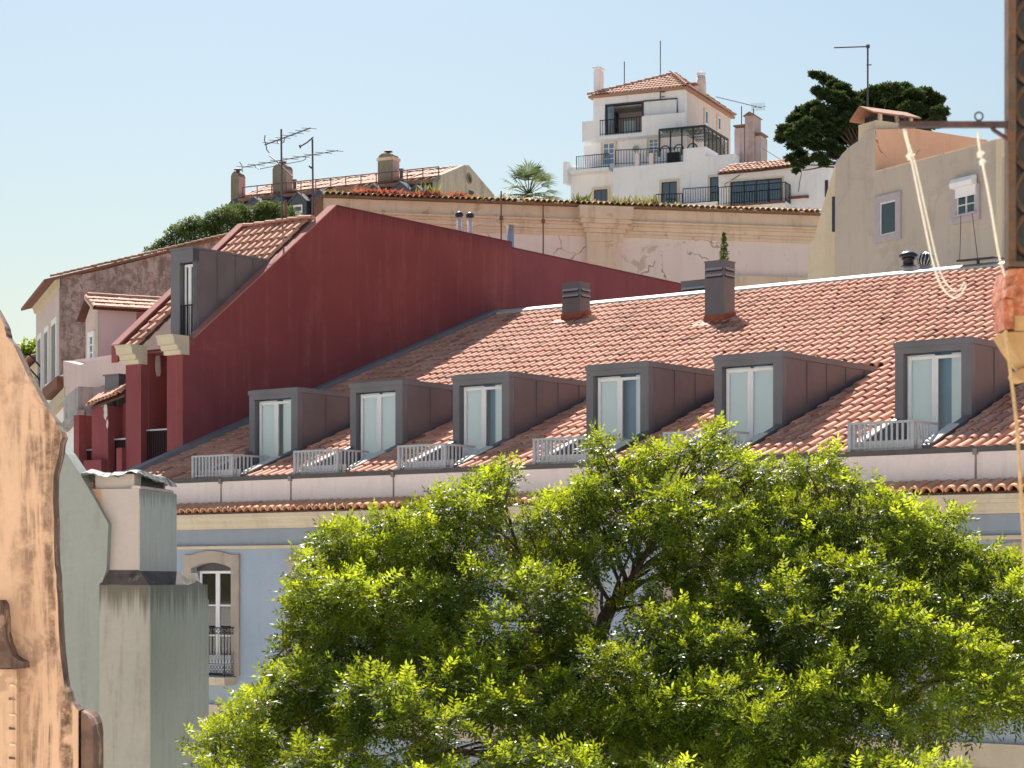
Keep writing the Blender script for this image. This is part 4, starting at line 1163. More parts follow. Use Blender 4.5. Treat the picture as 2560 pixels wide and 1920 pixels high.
# long front parapet lower down the slope
t.part('front_parapet', wall_px(P_, [(158, 902), (160, 1000), (340, 935), (352, 870), (300, 886), (200, 912)], -2.2, .5), M['pink'])
m = wall_px(P_, [(160, 903), (300, 885), (300, 1200), (160, 1200)], -1.69, 1.2); t.part('front_block', m, M['pinkw'])
t.part('terrace_wall', wall_px(P_, [(112, 962), (158, 935), (158, 1300), (112, 1300)], -2.0, .6), M['white'])
m = MB(); p0, p1 = P_.P(106, 972, -2.45), P_.P(142, 940, -2.45); m.prism([p0, p1, (p1[0], p1[1], p1[2] - .45), (p0[0], p0[1], p0[2] - .45)], (0, .44, 0)); t.part('terrace_eave', m, M['rustbar'])
m = wall_px(P_, [(120, 1010), (160, 968), (160, 1000), (120, 1042)], -2.25, .24); t.part('terrace_cornice', m, M['cream'])
# stained corner parapet
t.part('stained_parapet', wall_px(P_, [(160, 994), (195, 966), (195, 1030), (160, 1055)], -3.2, .3), M['greyw'])
p = P_.P(195, 966, -3.2); bE = P_.b(262, p[0])
t.part('stained_parapet', MB().prism([(p[0] - .02, -2.895, p[2]), (p[0] - .02, bE, p[2] + .0), (p[0] - .02, bE, p[2] - 1.9), (p[0] - .02, -2.895, p[2] - 1.1)], (-.3, 0, 0)), M['greyw'])
t.part('lower_wall', wall_px(P_, [(158, 1056), (200, 1030), (200, 1400), (158, 1400)], -3.0, .8), M['white'])
t.part('lower_moulding', wall_px(P_, [(150, 1060), (192, 1024), (192, 1040), (150, 1080)], -3.3, .28), M['greyw'])

# ================================================================== far row with a slate mansard
F_ = Fr(1095, 150.0, vp(-8750))
t = Thing(F_, 'slate_mansard_row', 'long far house with a blue slate mansard, red tile ridge and a weathered gable end', 'house', (-6, 5, hill_z(-8, 155) - 2))
zb0 = 8.0
aL = F_.a(566, 0)
zs = F_.z(438, 0, 0)                              # top of slates
t.part('slate_front', MB().prism([(aL, 0, zb0), (0, 0, zb0), (0, .9, zs), (aL, .9, zs)], (0, 1.0, 0)), M['slate'])
t.part('gable_wall', side_px(F_, [(1097, 452), (1094, 575), (1242, 575), (1236, 488), (1172, 413), (1160, 413), (1104, 437)], .02, -.5), M['gable'])
rb = F_.b(1168, 0); zrd = F_.z(415, 0, rb); bb_ = F_.b(1238, 0)
t.part('body', MB().box(aL, -.51, 1.95, bb_, zb0, zs - .05), M['gable'])
rf = t.part('roof', MB().prism([(aL + .5, .75, zs - .05), (aL + .5, rb, zrd - .1), (aL + .5, bb_, zs - 1.2), (aL + .5, bb_, zs - 1.5), (aL + .5, .75, zs - .3)], (-aL - 1.0, 0, 0)), M['tile_far'])
rs_ = math.atan2(zrd - .1 - zs + .05, rb - .75)
tile_run(t, (aL + .5, .7, zs - .0), (-.55, .7, zs - .0), 58, 0, 'tile_far', w=.27, L=(rb - .7) / math.cos(rs_) / 2 + .1, parent=rf, tilt=rs_, rows=2, step=(rb - .7) / math.cos(rs_) / 2, rise=.07)
tile_run(t, (aL + .4, rb, zrd - .06), (-.55, rb, zrd - .06), 30, -math.pi / 2, 'tile_far', w=.36, L=.55, parent=rf, tilt=.0, name='ridge_tile', rise=.14)
t.part('gable_oculus', MB().lathe(0, 0, [(.0, 0)], 3) if False else MB().ring((.05, F_.b(1172, 0), F_.z(447, 0, F_.b(1172, 0))), .34, .07, 'a', 16), M['concrete'])
t.part('oculus_pane', MB().prism([(.03, F_.b(1172, 0) + .33 * math.cos(q), F_.z(447, 0, F_.b(1172, 0)) + .33 * math.sin(q)) for q in [i * .5236 for i in range(12)]], (.012, 0, 0)), M['darkwin'])
t.part('gable_vent', MB().box(.03, .06, F_.b(1171, 0), F_.b(1183, 0), F_.z(494, 0, 6), F_.z(484, 0, 6)), M['darkwin'])
r_ = rail_run(t, F_, (F_.a(606, .4), .45, zs - .02), (-.2, .45, zs - .02), .72, 1, 'rustbar', .045, name='roof_railing')
for i in range(1, 13):
    x = F_.a(606, .4) * (1 - i / 13) - .2 * i / 13
    t.part('post', MB().tube([(x, .45, zs - .02), (x, .45, zs + .7)], .04, 5), M['rustbar'], r_)
for (x0, x1, yt, yb, hgt) in ((581, 606, 430, 490, 0), (685, 725, 413, 482, 0), (948, 992, 386, 460, 1)):
    a0, a1 = F_.a(x0, 1.2), F_.a(x1 - 7, 1.2); zt_ = F_.z(yt, a0, 1.2); z0 = zs - .5
    am = (a0 + a1) / 2
    m = MB(); d_ = .95
    m.prism([(a0, 1.0, z0), (a0, 1.0, zt_ - .35), (a0 + .12, 1.0, zt_ - .12), (a0 + .35, 1.0, zt_), (a1 - .35, 1.0, zt_), (a1 - .12, 1.0, zt_ - .12), (a1, 1.0, zt_ - .35), (a1, 1.0, z0)], (0, d_, 0))
    ch = t.part('chimney', m, M['concrete'])
    t.part('chimney_side', MB().box(a1 + .002, a1 + .02, 1.05, 1.0 + d_ - .05, z0, zt_ - .4), M['dirty_rose'], ch)
    t.part('chimney_pot', MB().lathe(am, 1.45, [(.16, zt_), (.14, zt_ + .14), (.34, zt_ + .16), (.30, zt_ + .21), (.05, zt_ + .3)], 10), M['rustbar'], ch)
    if hgt:
        t.part('collar', MB().box(a0 - .06, a1 + .06, .94, 1.06 + d_, zt_ - .52, zt_ - .30), M['ochre'], ch)
for px, py in ((733, 452), (1000, 425)):
    a = F_.a(px, 1.4); t.part('flue', MB().lathe(a, 1.6, [(.12, zs), (.12, F_.z(py, a, 1.4)), (.17, F_.z(py, a, 1.4)), (.17, F_.z(py, a, 1.4) + .12)], 10), M['slate'])
# pedimented dormers
for (pc_, py) in ((584, 503), (636, 496), (690, 490), (745, 485), (800, 478), (935, 465), (1000, 457), (1040, 466)):
    a = F_.a(pc_, -.5); z1 = F_.z(py, a, -.5); hw, hh_ = .72, 1.7
    d = t.part('dormer', MB().prism([(a - hw, -.5, z1 - hh_), (a - hw, -.5, z1 - .55), (a, -.5, z1), (a + hw, -.5, z1 - .55), (a + hw, -.5, z1 - hh_)], (0, 1.5, 0)), M['slate'])
    m = MB()
    for s in (-1, 1): m.prism([(a + s * (hw + .12), -.62, z1 - .66), (a + s * (hw + .12), -.62, z1 - .54), (a, -.62, z1 + .14), (a, -.62, z1)], (0, 1.6, 0))
    t.part('dormer_roof', m, M['slate'], d)
    t.part('window_frame', MB().box(a - .48, a + .48, -.53, -.502, z1 - hh_, z1 - .72), M['rustbar'], d)
    t.part('pane', MB().box(a - .4, a + .4, -.545, -.532, z1 - hh_, z1 - .80), M['white'], d)
    t.part('pane_glass', MB().box(a - .28, a + .3, -.552, -.547, z1 - 1.25, z1 - .95), M['glass_dark'], d)

# ================================================================== long peeling garden wall
G = Fr(1460, 95.0, R(11.6))
zg = G.z(511, 0, 0)
gl, gr_ = G.a(808, 0), G.a(2110, 0)
t = Thing(G, 'garden_wall', 'long peeling pink retaining wall with ochre cornice and a mossy tile coping', 'wall', (0, .5, 2.0))
gb = 2.0
t.part('wall_face', MB().box(gl, gr_, 0, .8, gb, zg - 1.42), M['garden'])
t.part('frieze', MB().box(gl, gr_, -.06, .8, zg - .72, zg - .14), M['ochre'])
pr = [(0, zg - 1.42), (-.08, zg - 1.42), (-.10, zg - 1.30), (-.04, zg - 1.28), (-.05, zg - 1.16), (-.16, zg - 1.12), (-.20, zg - .96), (-.12, zg - .93), (-.14, zg - .84), (-.28, zg - .80), (-.30, zg - .725), (.8, zg - .725), (.8, zg - 1.42)]
t.part('cornice', MB().prism([(gl, y, z) for y, z in pr], (gr_ - gl, 0, 0)), M['ochre'])
cp = t.part('coping', MB().box(gl - .1, gr_, -.30, .9, zg - .138, zg - .04), M['tile_old'])
tile_run(t, (gl, -.42, zg - .06), (gr_, -.42, zg - .06), 92, 0, 'tile_old', w=.25, L=.9, parent=cp, tilt=.22, name='coping_tile', rise=.1)
# pilaster with a stepped capital
p0, p1 = G.a(1468, -.25), G.a(1554, -.25)
t.part('pilaster', MB().box(p0, p1, -.28, -.003, gb, zg - 1.5), M['ochre'])
m = MB()
for i, (e, z0, z1) in enumerate(((.05, 1.5, 1.3), (.14, 1.295, 1.12), (.24, 1.115, .92), (.36, .915, .72), (.44, .715, .15))):
    m.box(p0 - e, p1 + e, -.28 - e, -.004, zg - z0, zg - z1)
t.part('capital', m, M['ochre'])
zz_ = G.z(597, p0, -.3); t.part('pilaster_band', MB().box(p0 - .04, p1 + .04, -.36, -.281, zz_ - .1, zz_ + .1), M['ochre'])
xx_ = G.a(946, 0); t.part('frieze_block', MB().box(xx_ - .4, xx_ + .4, -.1, -.061, zg - .7, zg - .16), M['ochre'])
t.part('base_course', MB().box(G.a(1800), gr_, -.5, -.003, G.z(712, 5, 0) - .3, G.z(694, 8, 0)), M['ochre'])
m = MB(); m.box(gl - .42, gl - .002, -.05, .8, gb, zg - .14); t.part('end_pier', m, M['tile_old'])
# weeds on the wall
def weeds(px0, px1, n, hmin, hmax, mat, label, seed, spread=1.0):
    rr = np.random.default_rng(seed)
    k = n
    px = rr.uniform(px0, px1, k); aa = np.array([G.a(float(x), .3) for x in px])
    # cluster
    cl = rr.uniform(px0, px1, max(3, int((px1 - px0) / 18))); ca_ = np.array([G.a(float(x), .3) for x in cl])
    aa = np.where(rr.uniform(0, 1, k) < .7, ca_[rr.integers(0, len(ca_), k)] + rr.normal(0, .25, k), aa)
    aa = np.clip(aa, G.a(px0, .3), G.a(px1, .3))
    bb = rr.uniform(-.15, .7, k); hh_ = rr.uniform(hmin, hmax, k)
    lean = rr.normal(0, .35, (k, 2)) * hh_[:, None]; w_ = rr.uniform(.02, .05, k) * spread
    z0 = zg + .02
    V = np.stack([np.stack([aa - w_, bb, np.full(k, z0)], 1), np.stack([aa + w_, bb, np.full(k, z0)], 1),
                  np.stack([aa + lean[:, 0] * .5 + w_ * 1.3, bb + lean[:, 1] * .5, z0 + hh_ * .6], 1), np.stack([aa + lean[:, 0], bb + lean[:, 1], z0 + hh_], 1), np.stack([aa + lean[:, 0] * .5 - w_ * 1.3, bb + lean[:, 1] * .5, z0 + hh_ * .6], 1)], 1)
    me = mass('wall_weeds', V, [(0, 1, 2, 3, 4)], M[mat], rr.uniform(0, 1, k))
    o = bpy.data.objects.new('wall_weeds', me); COL.objects.link(o)
    o.location = (G.ox, G.oy, 0); o.rotation_euler = (0, 0, G.ang)
    tag(o, label, 'weeds', None, 'stuff')
weeds(815, 2040, 1500, .06, .26, 'weed', 'dry grass tufts growing along the tile coping of the garden wall', 1)
weeds(880, 1175, 650, .1, .4, 'redweed', 'red succulents growing on the wall coping below the slate roof', 2, 1.6)
weeds(1045, 1090, 40, .3, .8, 'weed', 'pale tall weeds on the coping in front of the weathered gable', 3, .8)
weeds(1440, 1470, 45, .2, .55, 'pine', 'green leafy shoots on the wall coping below the white tower', 4, .9)
weeds(1530, 1640, 90, .2, .6, 'weed', 'long wispy grass on the coping in front of the white house', 5)

# ================================================================== white tower house on the hill
W = Fr(1712, 140.0, vp(-10600))
t = Thing(W, 'white_tower_house', 'tall white hillside house with a hipped tile roof, glazed loggia and railed terraces', 'house', (-2, 6, 12.0))
def Z(py, px=1600, b=0): return W.z(py, W.a(px, b), b)
zbs = 11.0
# upper block
uL = W.a(1483, 0); ub = W.b(1826, 0)
zE = W.z(219, 0, 0)
lo0, lo1, loz0, loz1 = W.a(1517, 0), W.a(1606, 0), Z(333, 1560), Z(262, 1560)
m = MB()
m.box(uL, lo0, 0, .4, zbs, zE); m.box(lo1, 0, 0, .4, zbs, zE); m.box(lo0, lo1, 0, .4, loz1, zE); m.box(lo0, lo1, 0, .4, zbs, loz0)
m.box(uL, uL + .3, .4, ub, zbs, zE); m.box(uL + .3, 0, ub - .3, ub, zbs, zE); m.box(uL + .3, -.3, .4, ub - .3, zE - 4.8, zE - 4.6)
t.part('front_wall', m, M['white'])
t.part('side_wall', MB().box(-.3, .002, .402, ub, zbs, zE), M['rose'])  # white wall tinted rose to carry the warm bounce
# hipped roof with rows of tiles
ap = ((uL) * .36, ub * .46, W.z(187, uL * .36, ub * .46))
ov = .26
c4 = [(uL - ov, -ov, zE + .02), (ov, -ov, zE + .02), (ov, ub + ov, zE + .02), (uL - ov, ub + ov, zE + .02)]
m = MB(); m.add(c4 + [ap] + [(x, y, z - .14) for x, y, z in c4], [(0, 1, 4), (1, 2, 4), (2, 3, 4), (3, 0, 4), (0, 5, 6, 1), (1, 6, 7, 2), (2, 7, 8, 3), (3, 8, 5, 0), (5, 8, 7, 6)])
rf = t.part('roof', m, M['tile_far'])
def hip_tiles(i, j, n, rows):
    e0, e1, apx = Vector(c4[i]), Vector(c4[j]), Vector(ap)
    bv_, bf_ = barrel(.22, .66, .085, n=6, frac=.92)
    vs_ = tile_variants('roof_tile', bv_, bf_, M['tile_far'], 5)
    ed_ = (e1 - e0); L = ed_.length; ed_.normalize()
    foot = e0 + ed_ * ((apx - e0).dot(ed_)); upv = apx - foot; H = upv.length
    rot = math.atan2(ed_.y, ed_.x); tl = math.atan2(upv.z, math.hypot(upv.x, upv.y))
    for r in range(rows):
        q = r / rows
        lo_, hi_ = (foot - e0).length * q, L - (L - (foot - e0).length) * q
        k = max(1, int((hi_ - lo_) / .25))
        for c_ in range(k):
            p = e0 + ed_ * (lo_ + (c_ + .5) * (hi_ - lo_) / k) + upv * q
            t.place('roof_tile', random.choice(vs_), (p.x, p.y, p.z + .02), rf, (tl, 0, rot))
hip_tiles(0, 1, 20, 7); hip_tiles(1, 2, 20, 7)
bvr_, bfr_ = barrel(.34, .62, .14, n=6, frac=.9); rvs = tile_variants('hip_tile', bvr_, bfr_, M['tile_far'], 4)
for ci in (0, 1, 2):
    p0, p1 = Vector(c4[ci]), Vector(ap); d_ = p1 - p0; n_ = int(d_.length / .55); rz_ = math.atan2(d_.y, d_.x) - math.pi / 2; tl = math.atan2(d_.z, math.hypot(d_.x, d_.y))
    for i in range(n_):
        p = p0.lerp(p1, i / n_); t.place('hip_tile', random.choice(rvs), (p.x, p.y, p.z + .06), rf, (tl, 0, rz_))
# glazed loggia
t.part('loggia_frame', MB().box(lo0 - .1, lo0, -.08, .25, loz0, loz1 + .12).box(lo1, lo1 + .1, -.08, .25, loz0, loz1 + .12).box(lo0, lo1, -.08, .25, loz1, loz1 + .12), M['darkwin'])
sc_ = W.a(1693, -.1); t.part('sunscreen_frame', MB().tube([(lo1 + .1, -.1, loz1 + .1), (sc_, -.1, Z(247, 1690)), (sc_, -.1, Z(283, 1690))], .05, 5), M['darkwin'])
t.part('loggia_pane', MB().box(lo0, lo0 + (lo1 - lo0) * .2, .02, .035, loz0, loz1), M['glass'])
t.part('loggia_interior', MB().box(lo0, lo1, 2.2, 2.3, loz0, loz1), M['lilac'])
t.part('loggia_ceiling', MB().box(lo0, lo1, .42, 2.2, loz1 - .03, loz1 - .002), M['greyw'])
t.part('back_window', MB().box(lo0 + .4, lo0 + 1.2, 2.18, 2.195, loz0 + .1, loz1 - .6), M['blind'])
# balcony of the loggia: slab and solid parapet pieces
zc0, zc1 = Z(340, 1560, -.9), Z(316, 1560, -.9)
pL, pR = W.a(1456, -.9), W.a(1714, -.9)
t.part('balcony_slab', MB().box(pL, pR, -.95, -.003, zc0 - .12, zc0 + .12), M['white'])
g0, g1 = W.a(1500, -.9), W.a(1605, -.9)
for x0, x1, zt_ in ((pL, g0, Z(303, 1475, -.9)), (g1, pR, Z(286, 1660, -.9))):
    t.part('balcony_parapet', MB().box(x0, x1, -.95, -.78, zc0 + .122, zt_), M['white'])
t.part('balcony_parapet', MB().box(pL, pL + .17, -.778, .8, zc0 + .122, Z(303, 1475, -.9)), M['white'])
rail_run(t, W, (g0, -.9, zc0 + .13), (g1, -.9, zc0 + .13), 1.05, 16, name='balcony_railing', r=.03, br=.018)
# middle storey windows and oculus
window(t, W, 1508, 1537, 357, 412, -.001, 'white', 'glass', 2, 4, 'cream_and_lit', .14, blind='roomb')
window(t, W, 1622, 1647, 347, 385, -.001, 'white', 'glass', 2, 4, 'cream_and_lit', .12, blind='roomb')
oc = W.a(1590, 0); oz_ = Z(371, 1590)
w_ = t.part('round_window', MB().ring((oc, -.04, oz_), .2, .05, 'b', 14), M['cream_and_lit'])
t.part('pane', MB().prism([(oc + .2 * math.cos(i * .5236), -.02, oz_ + .2 * math.sin(i * .5236)) for i in range(12)], (0, .012, 0)), M['roomb'], w_)
for px, yt, yb in ((1764, 276, 312), (1796, 293, 327)):          # windows of the bounce-tinted side
    bb = W.b(px, 0); zt_, zb__ = W.z(yt, 0, bb), W.z(yb, 0, bb)
    w_ = t.part('side_window', MB().box(.004, .07, bb - .45, bb + .45, zb__ - .1, zt_ + .1), M['cream_and_lit'])
    t.part('pane', MB().box(.072, .085, bb - .3, bb + .3, zb__, zt_), M['white'], w_)
    t.part('pane_glass', MB().box(.087, .092, bb - .2, bb + .2, zb__ + .1, zt_ - .1), M['glass_dark'], w_)
# lower front block and terrace wall
lbL, lbR = W.a(1427, -1.0), W.a(1534, -1.0)
t.part('lower_block', MB().box(lbL, lbR, -1.0, -.004, zbs, Z(415, 1480, -1)), M['white'])
t.part('lower_block', MB().box(W.a(1458, -.003), uL - .002, .1, 4, zbs, zc0 - .13), M['white'])
t.part('balcony_slab', MB().box(lbL + .3, lbR, -1.9, -1.003, Z(432, 1480, -1.5), Z(424, 1480, -1.5)), M['white'])
t.part('side_parapet', MB().box(lbL - .3, lbL, -1.6, .4, Z(460, 1430, -1.2), Z(406, 1430, -1.2)), M['white'])
rail_run(t, W, (W.a(1442, -1.8), -1.85, Z(426, 1480, -1.5)), (lbR, -1.85, Z(426, 1480, -1.5)), .95, 18, name='terrace_railing', r=.03, br=.018)
TW = -2.6
tL, tM, tR = W.a(1533, TW), W.a(1708, TW), W.a(1842, TW)
zt1, zt2 = Z(412, 1620, TW), Z(388, 1780, TW)
t.part('terrace_wall', MB().prism([W.P(1533, 420, TW), W.P(1708, 404, TW), W.P(1708, 372, TW), W.P(1764, 366, TW), W.P(1764, 391, TW), W.P(1838, 384, TW), (tR, TW, zbs), (tL, TW, zbs)], (0, 2.55, 0)), M['white'])
q0, q1 = W.P(1536, 412, TW + .1), W.P(1706, 402, TW + .1)
rail_run(t, W, (q0[0], TW + .3, q0[2]), (q1[0], TW + .3, q1[2] - .1), 1.0, 24, name='terrace_railing', r=.03, br=.018)
for px in (1594, 1629): a = W.a(px, TW + .15); t.part('terrace_post', MB().box(a - .14, a + .14, TW + .05, TW + .4, Z(414, px, TW), Z(382, px, TW)), M['rose'])
t.part('planter', MB().box(W.a(1668, TW + .5), W.a(1698, TW + .5), TW + .45, TW + .8, Z(404, 1680, TW) , Z(377, 1680, TW)), M['iron'])
# iron pergola over the terrace with trellis
pb0 = TW + .5
k0, k1, k2 = W.a(1648, pb0), W.a(1762, pb0), W.b(1820, W.a(1762, pb0))
zp0, zp1 = Z(376, 1700, pb0), Z(320, 1700, pb0)
m = MB()
pg = t.part('pergola', m.box(k0, k1, pb0 - .05, pb0 + .05, zp1 - .08, zp1 + .06).box(k1 - .05, k1 + .05, pb0, k2, zp1 - .08, zp1 + .06), M['pergola'])
for i in range(5):
    x = k0 + (k1 - k0) * i / 4; t.part('post', MB().box(x - .04, x + .04, pb0 - .04, pb0 + .04, zp0 - .3, zp1 - .08), M['pergola'], pg)
for i in range(1, 7):
    y = pb0 + (k2 - pb0) * i / 6; t.part('post', MB().box(k1 - .03, k1 + .03, y - .04, y + .04, zp0 - .3, zp1 - .08), M['pergola'], pg)
for i in range(18):
    x = k0 + (k1 - k0) * i / 17; t.part('rafter', MB().box(x - .02, x + .02, pb0 + .05, k2, zp1 + .0, zp1 + .04), M['pergola'], pg)
for i in range(5):
    y = pb0 + (k2 - pb0) * (i + .5) / 5; t.part('lath', MB().box(k0, k1 - .05, y - .02, y + .02, zp1 + .042, zp1 + .08), M['pergola'], pg)
for i in range(3):
    xc = k0 + (k1 - k0) * (.13 + i * .3); rr_ = (k1 - k0) * .105
    m = MB(); m.ring((xc, pb0 - .0, zp0 + .05), rr_, .04, 'b', 12, 0, math.pi); t.part('arch', m, M['pergola'], pg)
    t.part('arch_pane', MB().prism([(xc + rr_ * .95 * math.cos(q), pb0 + .1, zp0 + .02 + rr_ * .95 * math.sin(q)) for q in [math.pi * j / 9 for j in range(10)]], (0, .02, 0)), M['white'], pg)
m = MB()
n_ = 20
for i in range(n_):                                              # diagonal trellis on both faces
    y = pb0 + (k2 - pb0) * i / n_; y2 = min(y + 1.4, k2)
    t.part('trellis_lath', MB().tube([(k1 + .03, y, zp0 - .2), (k1 + .03, y2, zp0 - .2 + (y2 - y))], .022, 4), M['pergola'], pg)
    y2 = max(y - 1.4, pb0); t.part('trellis_lath', MB().tube([(k1 + .04, y, zp0 - .2), (k1 + .04, y2, zp0 - .2 + (y - y2))], .022, 4), M['pergola'], pg)
for i in range(26):
    x = k0 + (k1 - k0) * i / 26
    for s in (-1, 1):
        x2 = min(max(x + s * .35, k0), k1); t.part('trellis_lath', MB().tube([(x, pb0 - .06, zp1 - .55), (x2, pb0 - .06, zp1 - .05)], .016, 4), M['pergola'], pg)
# doors below
window(t, W, 1655, 1693, 455, 516, TW - .001, 'darkwin', 'glass_dark', 2, 1, 'cream_and_lit', .16)
window(t, W, 1486, 1520, 474, 512, -1.001, 'brownwin', 'glass_dark', 2, 1, 'cream_and_lit', .16)
window(t, W, 1776, 1797, 443, 507, TW - .001, 'darkwin', 'glass_dark', 1, 1, 'cream_and_lit', .15)
sb_ = TW - 1.0
s0, s1, s2 = W.P(1640, 511, sb_), W.P(1706, 509, sb_), W.P(1795, 509, sb_)
rail_run(t, W, (s0[0], sb_, s0[2] - .1), (s1[0], sb_, s1[2] - .1), .75, 10, name='front_railing', r=.03, br=.018)
rail_run(t, W, (s1[0] + .05, sb_, s1[2] - .1), (s2[0], sb_, s2[2] + .05), 1.05, 14, name='front_railing', r=.03, br=.018)
t.part('front_terrace', MB().box(s0[0] - .1, s2[0], sb_ - .1, TW - .002, zbs, s0[2] - .12), M['white'])
# chimneys
def stack(px0, px1, pyt, pyb, b, d_, mat, capm, cap='flat'):
    a0, a1 = W.a(px0, b), W.a(px1, b); zt_, z0 = W.z(pyt, a0, b), W.z(pyb, a0, b)
    c = t.part('chimney', MB().box(a0, a1, b, b + d_, z0, zt_ - .22), M[mat])
    if cap == 'flat': t.part('chimney_cap', MB().box(a0 + .05, a1 - .05, b + .05, b + d_ - .05, zt_ - .219, zt_ - .1).box(a0 - .06, a1 + .06, b - .06, b + d_ + .06, zt_ - .099, zt_), M[capm], c)
    else: t.part('chimney_cap', MB().prism([(a0 - .12, b - .1, zt_ - .22), (a1 + .12, b - .1, zt_ - .22), ((a0 + a1) / 2, b - .1, zt_ + .05)], (0, d_ + .2, 0)), M[capm], c)
stack(1484, 1499, 168, 250, 1.2, .75, 'white', 'white')
a = W.a(1753, 5.0); zt_ = W.z(183, a, 5); rr_ = (W.a(1765, 5) - W.a(1741, 5)) / 2
c = t.part('chimney', MB().lathe(a, 5.0, [(rr_, zE - .3), (rr_, zt_ - .8), (rr_ * .8, zt_ - .2)], 16), M['rose'], smooth=True)
t.part('chimney_cap', MB().lathe(a, 5.0, [(rr_ * .7, zt_ - .199), (rr_ * .7, zt_ - .1), (rr_ * .95, zt_ - .09), (rr_ * .9, zt_), (.05, zt_ + .08)], 14), M['white'], c)
stack(1722, 1738, 208, 240, 4.0, .5, 'rose', 'tile_far')
cb_ = TW + .9
stack(1836, 1860, 313, 420, cb_, .9, 'dirty_rose', 'tile_old'); stack(1862, 1886, 282, 420, cb_ + .05, 1.4, 'dirty_rose', 'tile_old', 'peak'); stack(1888, 1903, 332, 420, cb_ + .15, 1.3, 'dirty_rose', 'tile_old')
# masts
for px, b_, y0, y1 in ((1651, ub * .46, 187, 102), (1561, 2.0, 215, 154)):
    a = W.a(px, b_); t.part('mast', MB().tube([(a, b_, W.z(y0 + 30, a, b_)), (a, b_, W.z(y1, a, b_))], .035, 5), M['antenna'])
a = W.a(1651, -.15); t.part('wall_aerial', MB().tube([(a, -.15, Z(252, 1651)), (a, -.15, Z(217, 1651))], .035, 5).tube([(a, -.15, Z(232, 1651)), (a + .35, -.15, Z(232, 1651))], .03, 4).tube([(a, -.15, Z(244, 1651)), (a + .3, -.15, Z(244, 1651))], .03, 4), M['iron'])
for px, yt, ar in ((1854, 262, [(1790, 242, 1905, 270)]), (1884, 268, [(1880, 268, 1915, 266)])):
    a = W.a(px, cb_ + .4); m = MB().tube([(a, cb_ + .4, Z(318 if px < 1860 else 285, px, cb_)), (a, cb_ + .4, Z(yt, px, cb_))], .035, 5)
    t.part('mast', m, M['antenna'])
    for x0, y0, x1, y1 in ar: t.part('antenna_boom', MB().tube([W.P(x0, y0, cb_ + .4), W.P(x1, y1, cb_ + .4)], .022, 4), M['antenna'])
for i in range(7):
    p = W.P(1880 + i * 5, 268 - i * .3, cb_ + .4); t.part('antenna_element', MB().tube([(p[0], p[1], p[2] - .25), (p[0], p[1], p[2] + .25)], .015, 4), M['antenna'])

# ================================================================== low white house with a sunroom, next to the tower
S_ = Fr(1800, 132.0, vp(-10600))
t = Thing(S_, 'sunroom_house', 'low white house with a wide dark sunroom window and a sagging tile roof', 'house', (2, 3, 11.0))
L0, L1 = S_.a(1797, 0), S_.a(2072, 0)
t.part('front_wall', MB().prism([(L0, 0, 10), S_.P(1797, 433, 0), S_.P(1900, 425, 0), S_.P(2010, 413, 0), S_.P(2072, 398, 0), (L1, 0, 10)], (0, 5, 0)), M['white'])
m = MB(); e = [S_.P(1794, 433, -.35), S_.P(1900, 424, -.35), S_.P(1975, 415, -.35), S_.P(2030, 402, -.35)]
up_ = [(p[0] + .3, 2.4, p[2] + 1.05) for p in e]
m.add(e + up_ + [(p[0], p[1], p[2] - .12) for p in e] + [(p[0], p[1], p[2] - .12) for p in up_], [(0, 1, 5, 4), (1, 2, 6, 5), (2, 3, 7, 6), (9, 8, 12, 13), (10, 9, 13, 14), (11, 10, 14, 15), (0, 8, 9, 1), (1, 9, 10, 2), (2, 10, 11, 3), (4, 5, 13, 12), (5, 6, 14, 13), (6, 7, 15, 14), (0, 4, 12, 8), (3, 11, 15, 7)])
rf = t.part('roof', m, M['deck'])
for i in range(3):
    n_ = (9, 7, 5)[i]
    tile_run(t, (e[i][0], e[i][1] - .05, e[i][2]), (e[i + 1][0], e[i + 1][1] - .05, e[i + 1][2]), n_, 0, 'tile_far', w=.27, L=.72, parent=rf, tilt=.36, rows=4, step=.66)
# sunroom: four dark bays
w0 = window(t, S_, 1827, 1956, 450, 512, -.004, 'darkwin', 'glass_dark', 4, 1, 'cream_and_lit', .09, fw=.09, blind='roomb', name='sunroom_window')
sl0 = S_.P(1795, 515, -1.1); sl1 = S_.P(1963, 505, -1.1)
t.part('balcony_slab', MB().box(sl0[0], sl1[0], -1.15, -.003, sl0[2] - .22, sl0[2] - .02), M['white'])
t.part('slab_edge', MB().box(sl0[0] - .05, sl1[0] + .03, -1.2, -1.152, sl0[2] - .12, sl0[2] + .0), M['rustbar'])
t.part('lower_wall', MB().box(sl0[0] + .1, sl1[0] - .1, -.8, -.004, 10, sl0[2] - .225), M['white'])
rl = rail_run(t, S_, (sl0[0] + .05, -1.1, sl0[2]), (sl1[0], -1.1, sl0[2]), 1.15, 26, name='balcony_railing', r=.03, br=.017)
rail_run(t, S_, (sl1[0], -1.1, sl0[2]), (sl1[0], -.05, sl0[2]), 1.15, 6, name='balcony_railing', r=.03, br=.017)
lx0, lx1 = S_.a(1972, -.2), S_.a(2020, -.2)
t.part('brick_ledge', MB().box(lx0, lx1, -.22, -.003, Z(499, 1990, -6) - .08, Z(499, 1990, -6) + .06), M['rustbar'])
t.part('slit_window', MB().box(S_.a(2062, -.02), S_.a(2070, -.02), -.03, -.002, S_.z(492, L1, 0), S_.z(450, L1, 0)), M['darkwin'])
t.part('cable', MB().tube([S_.P(2004, 432, -.05), S_.P(2000, 450, -.05), S_.P(1996, 480, -.05)], .018, 4), M['iron'])
t.part('cable', MB().tube([S_.P(1905, 370, 1.0), S_.P(1960, 404, -.3)], .02, 4), M['iron'])
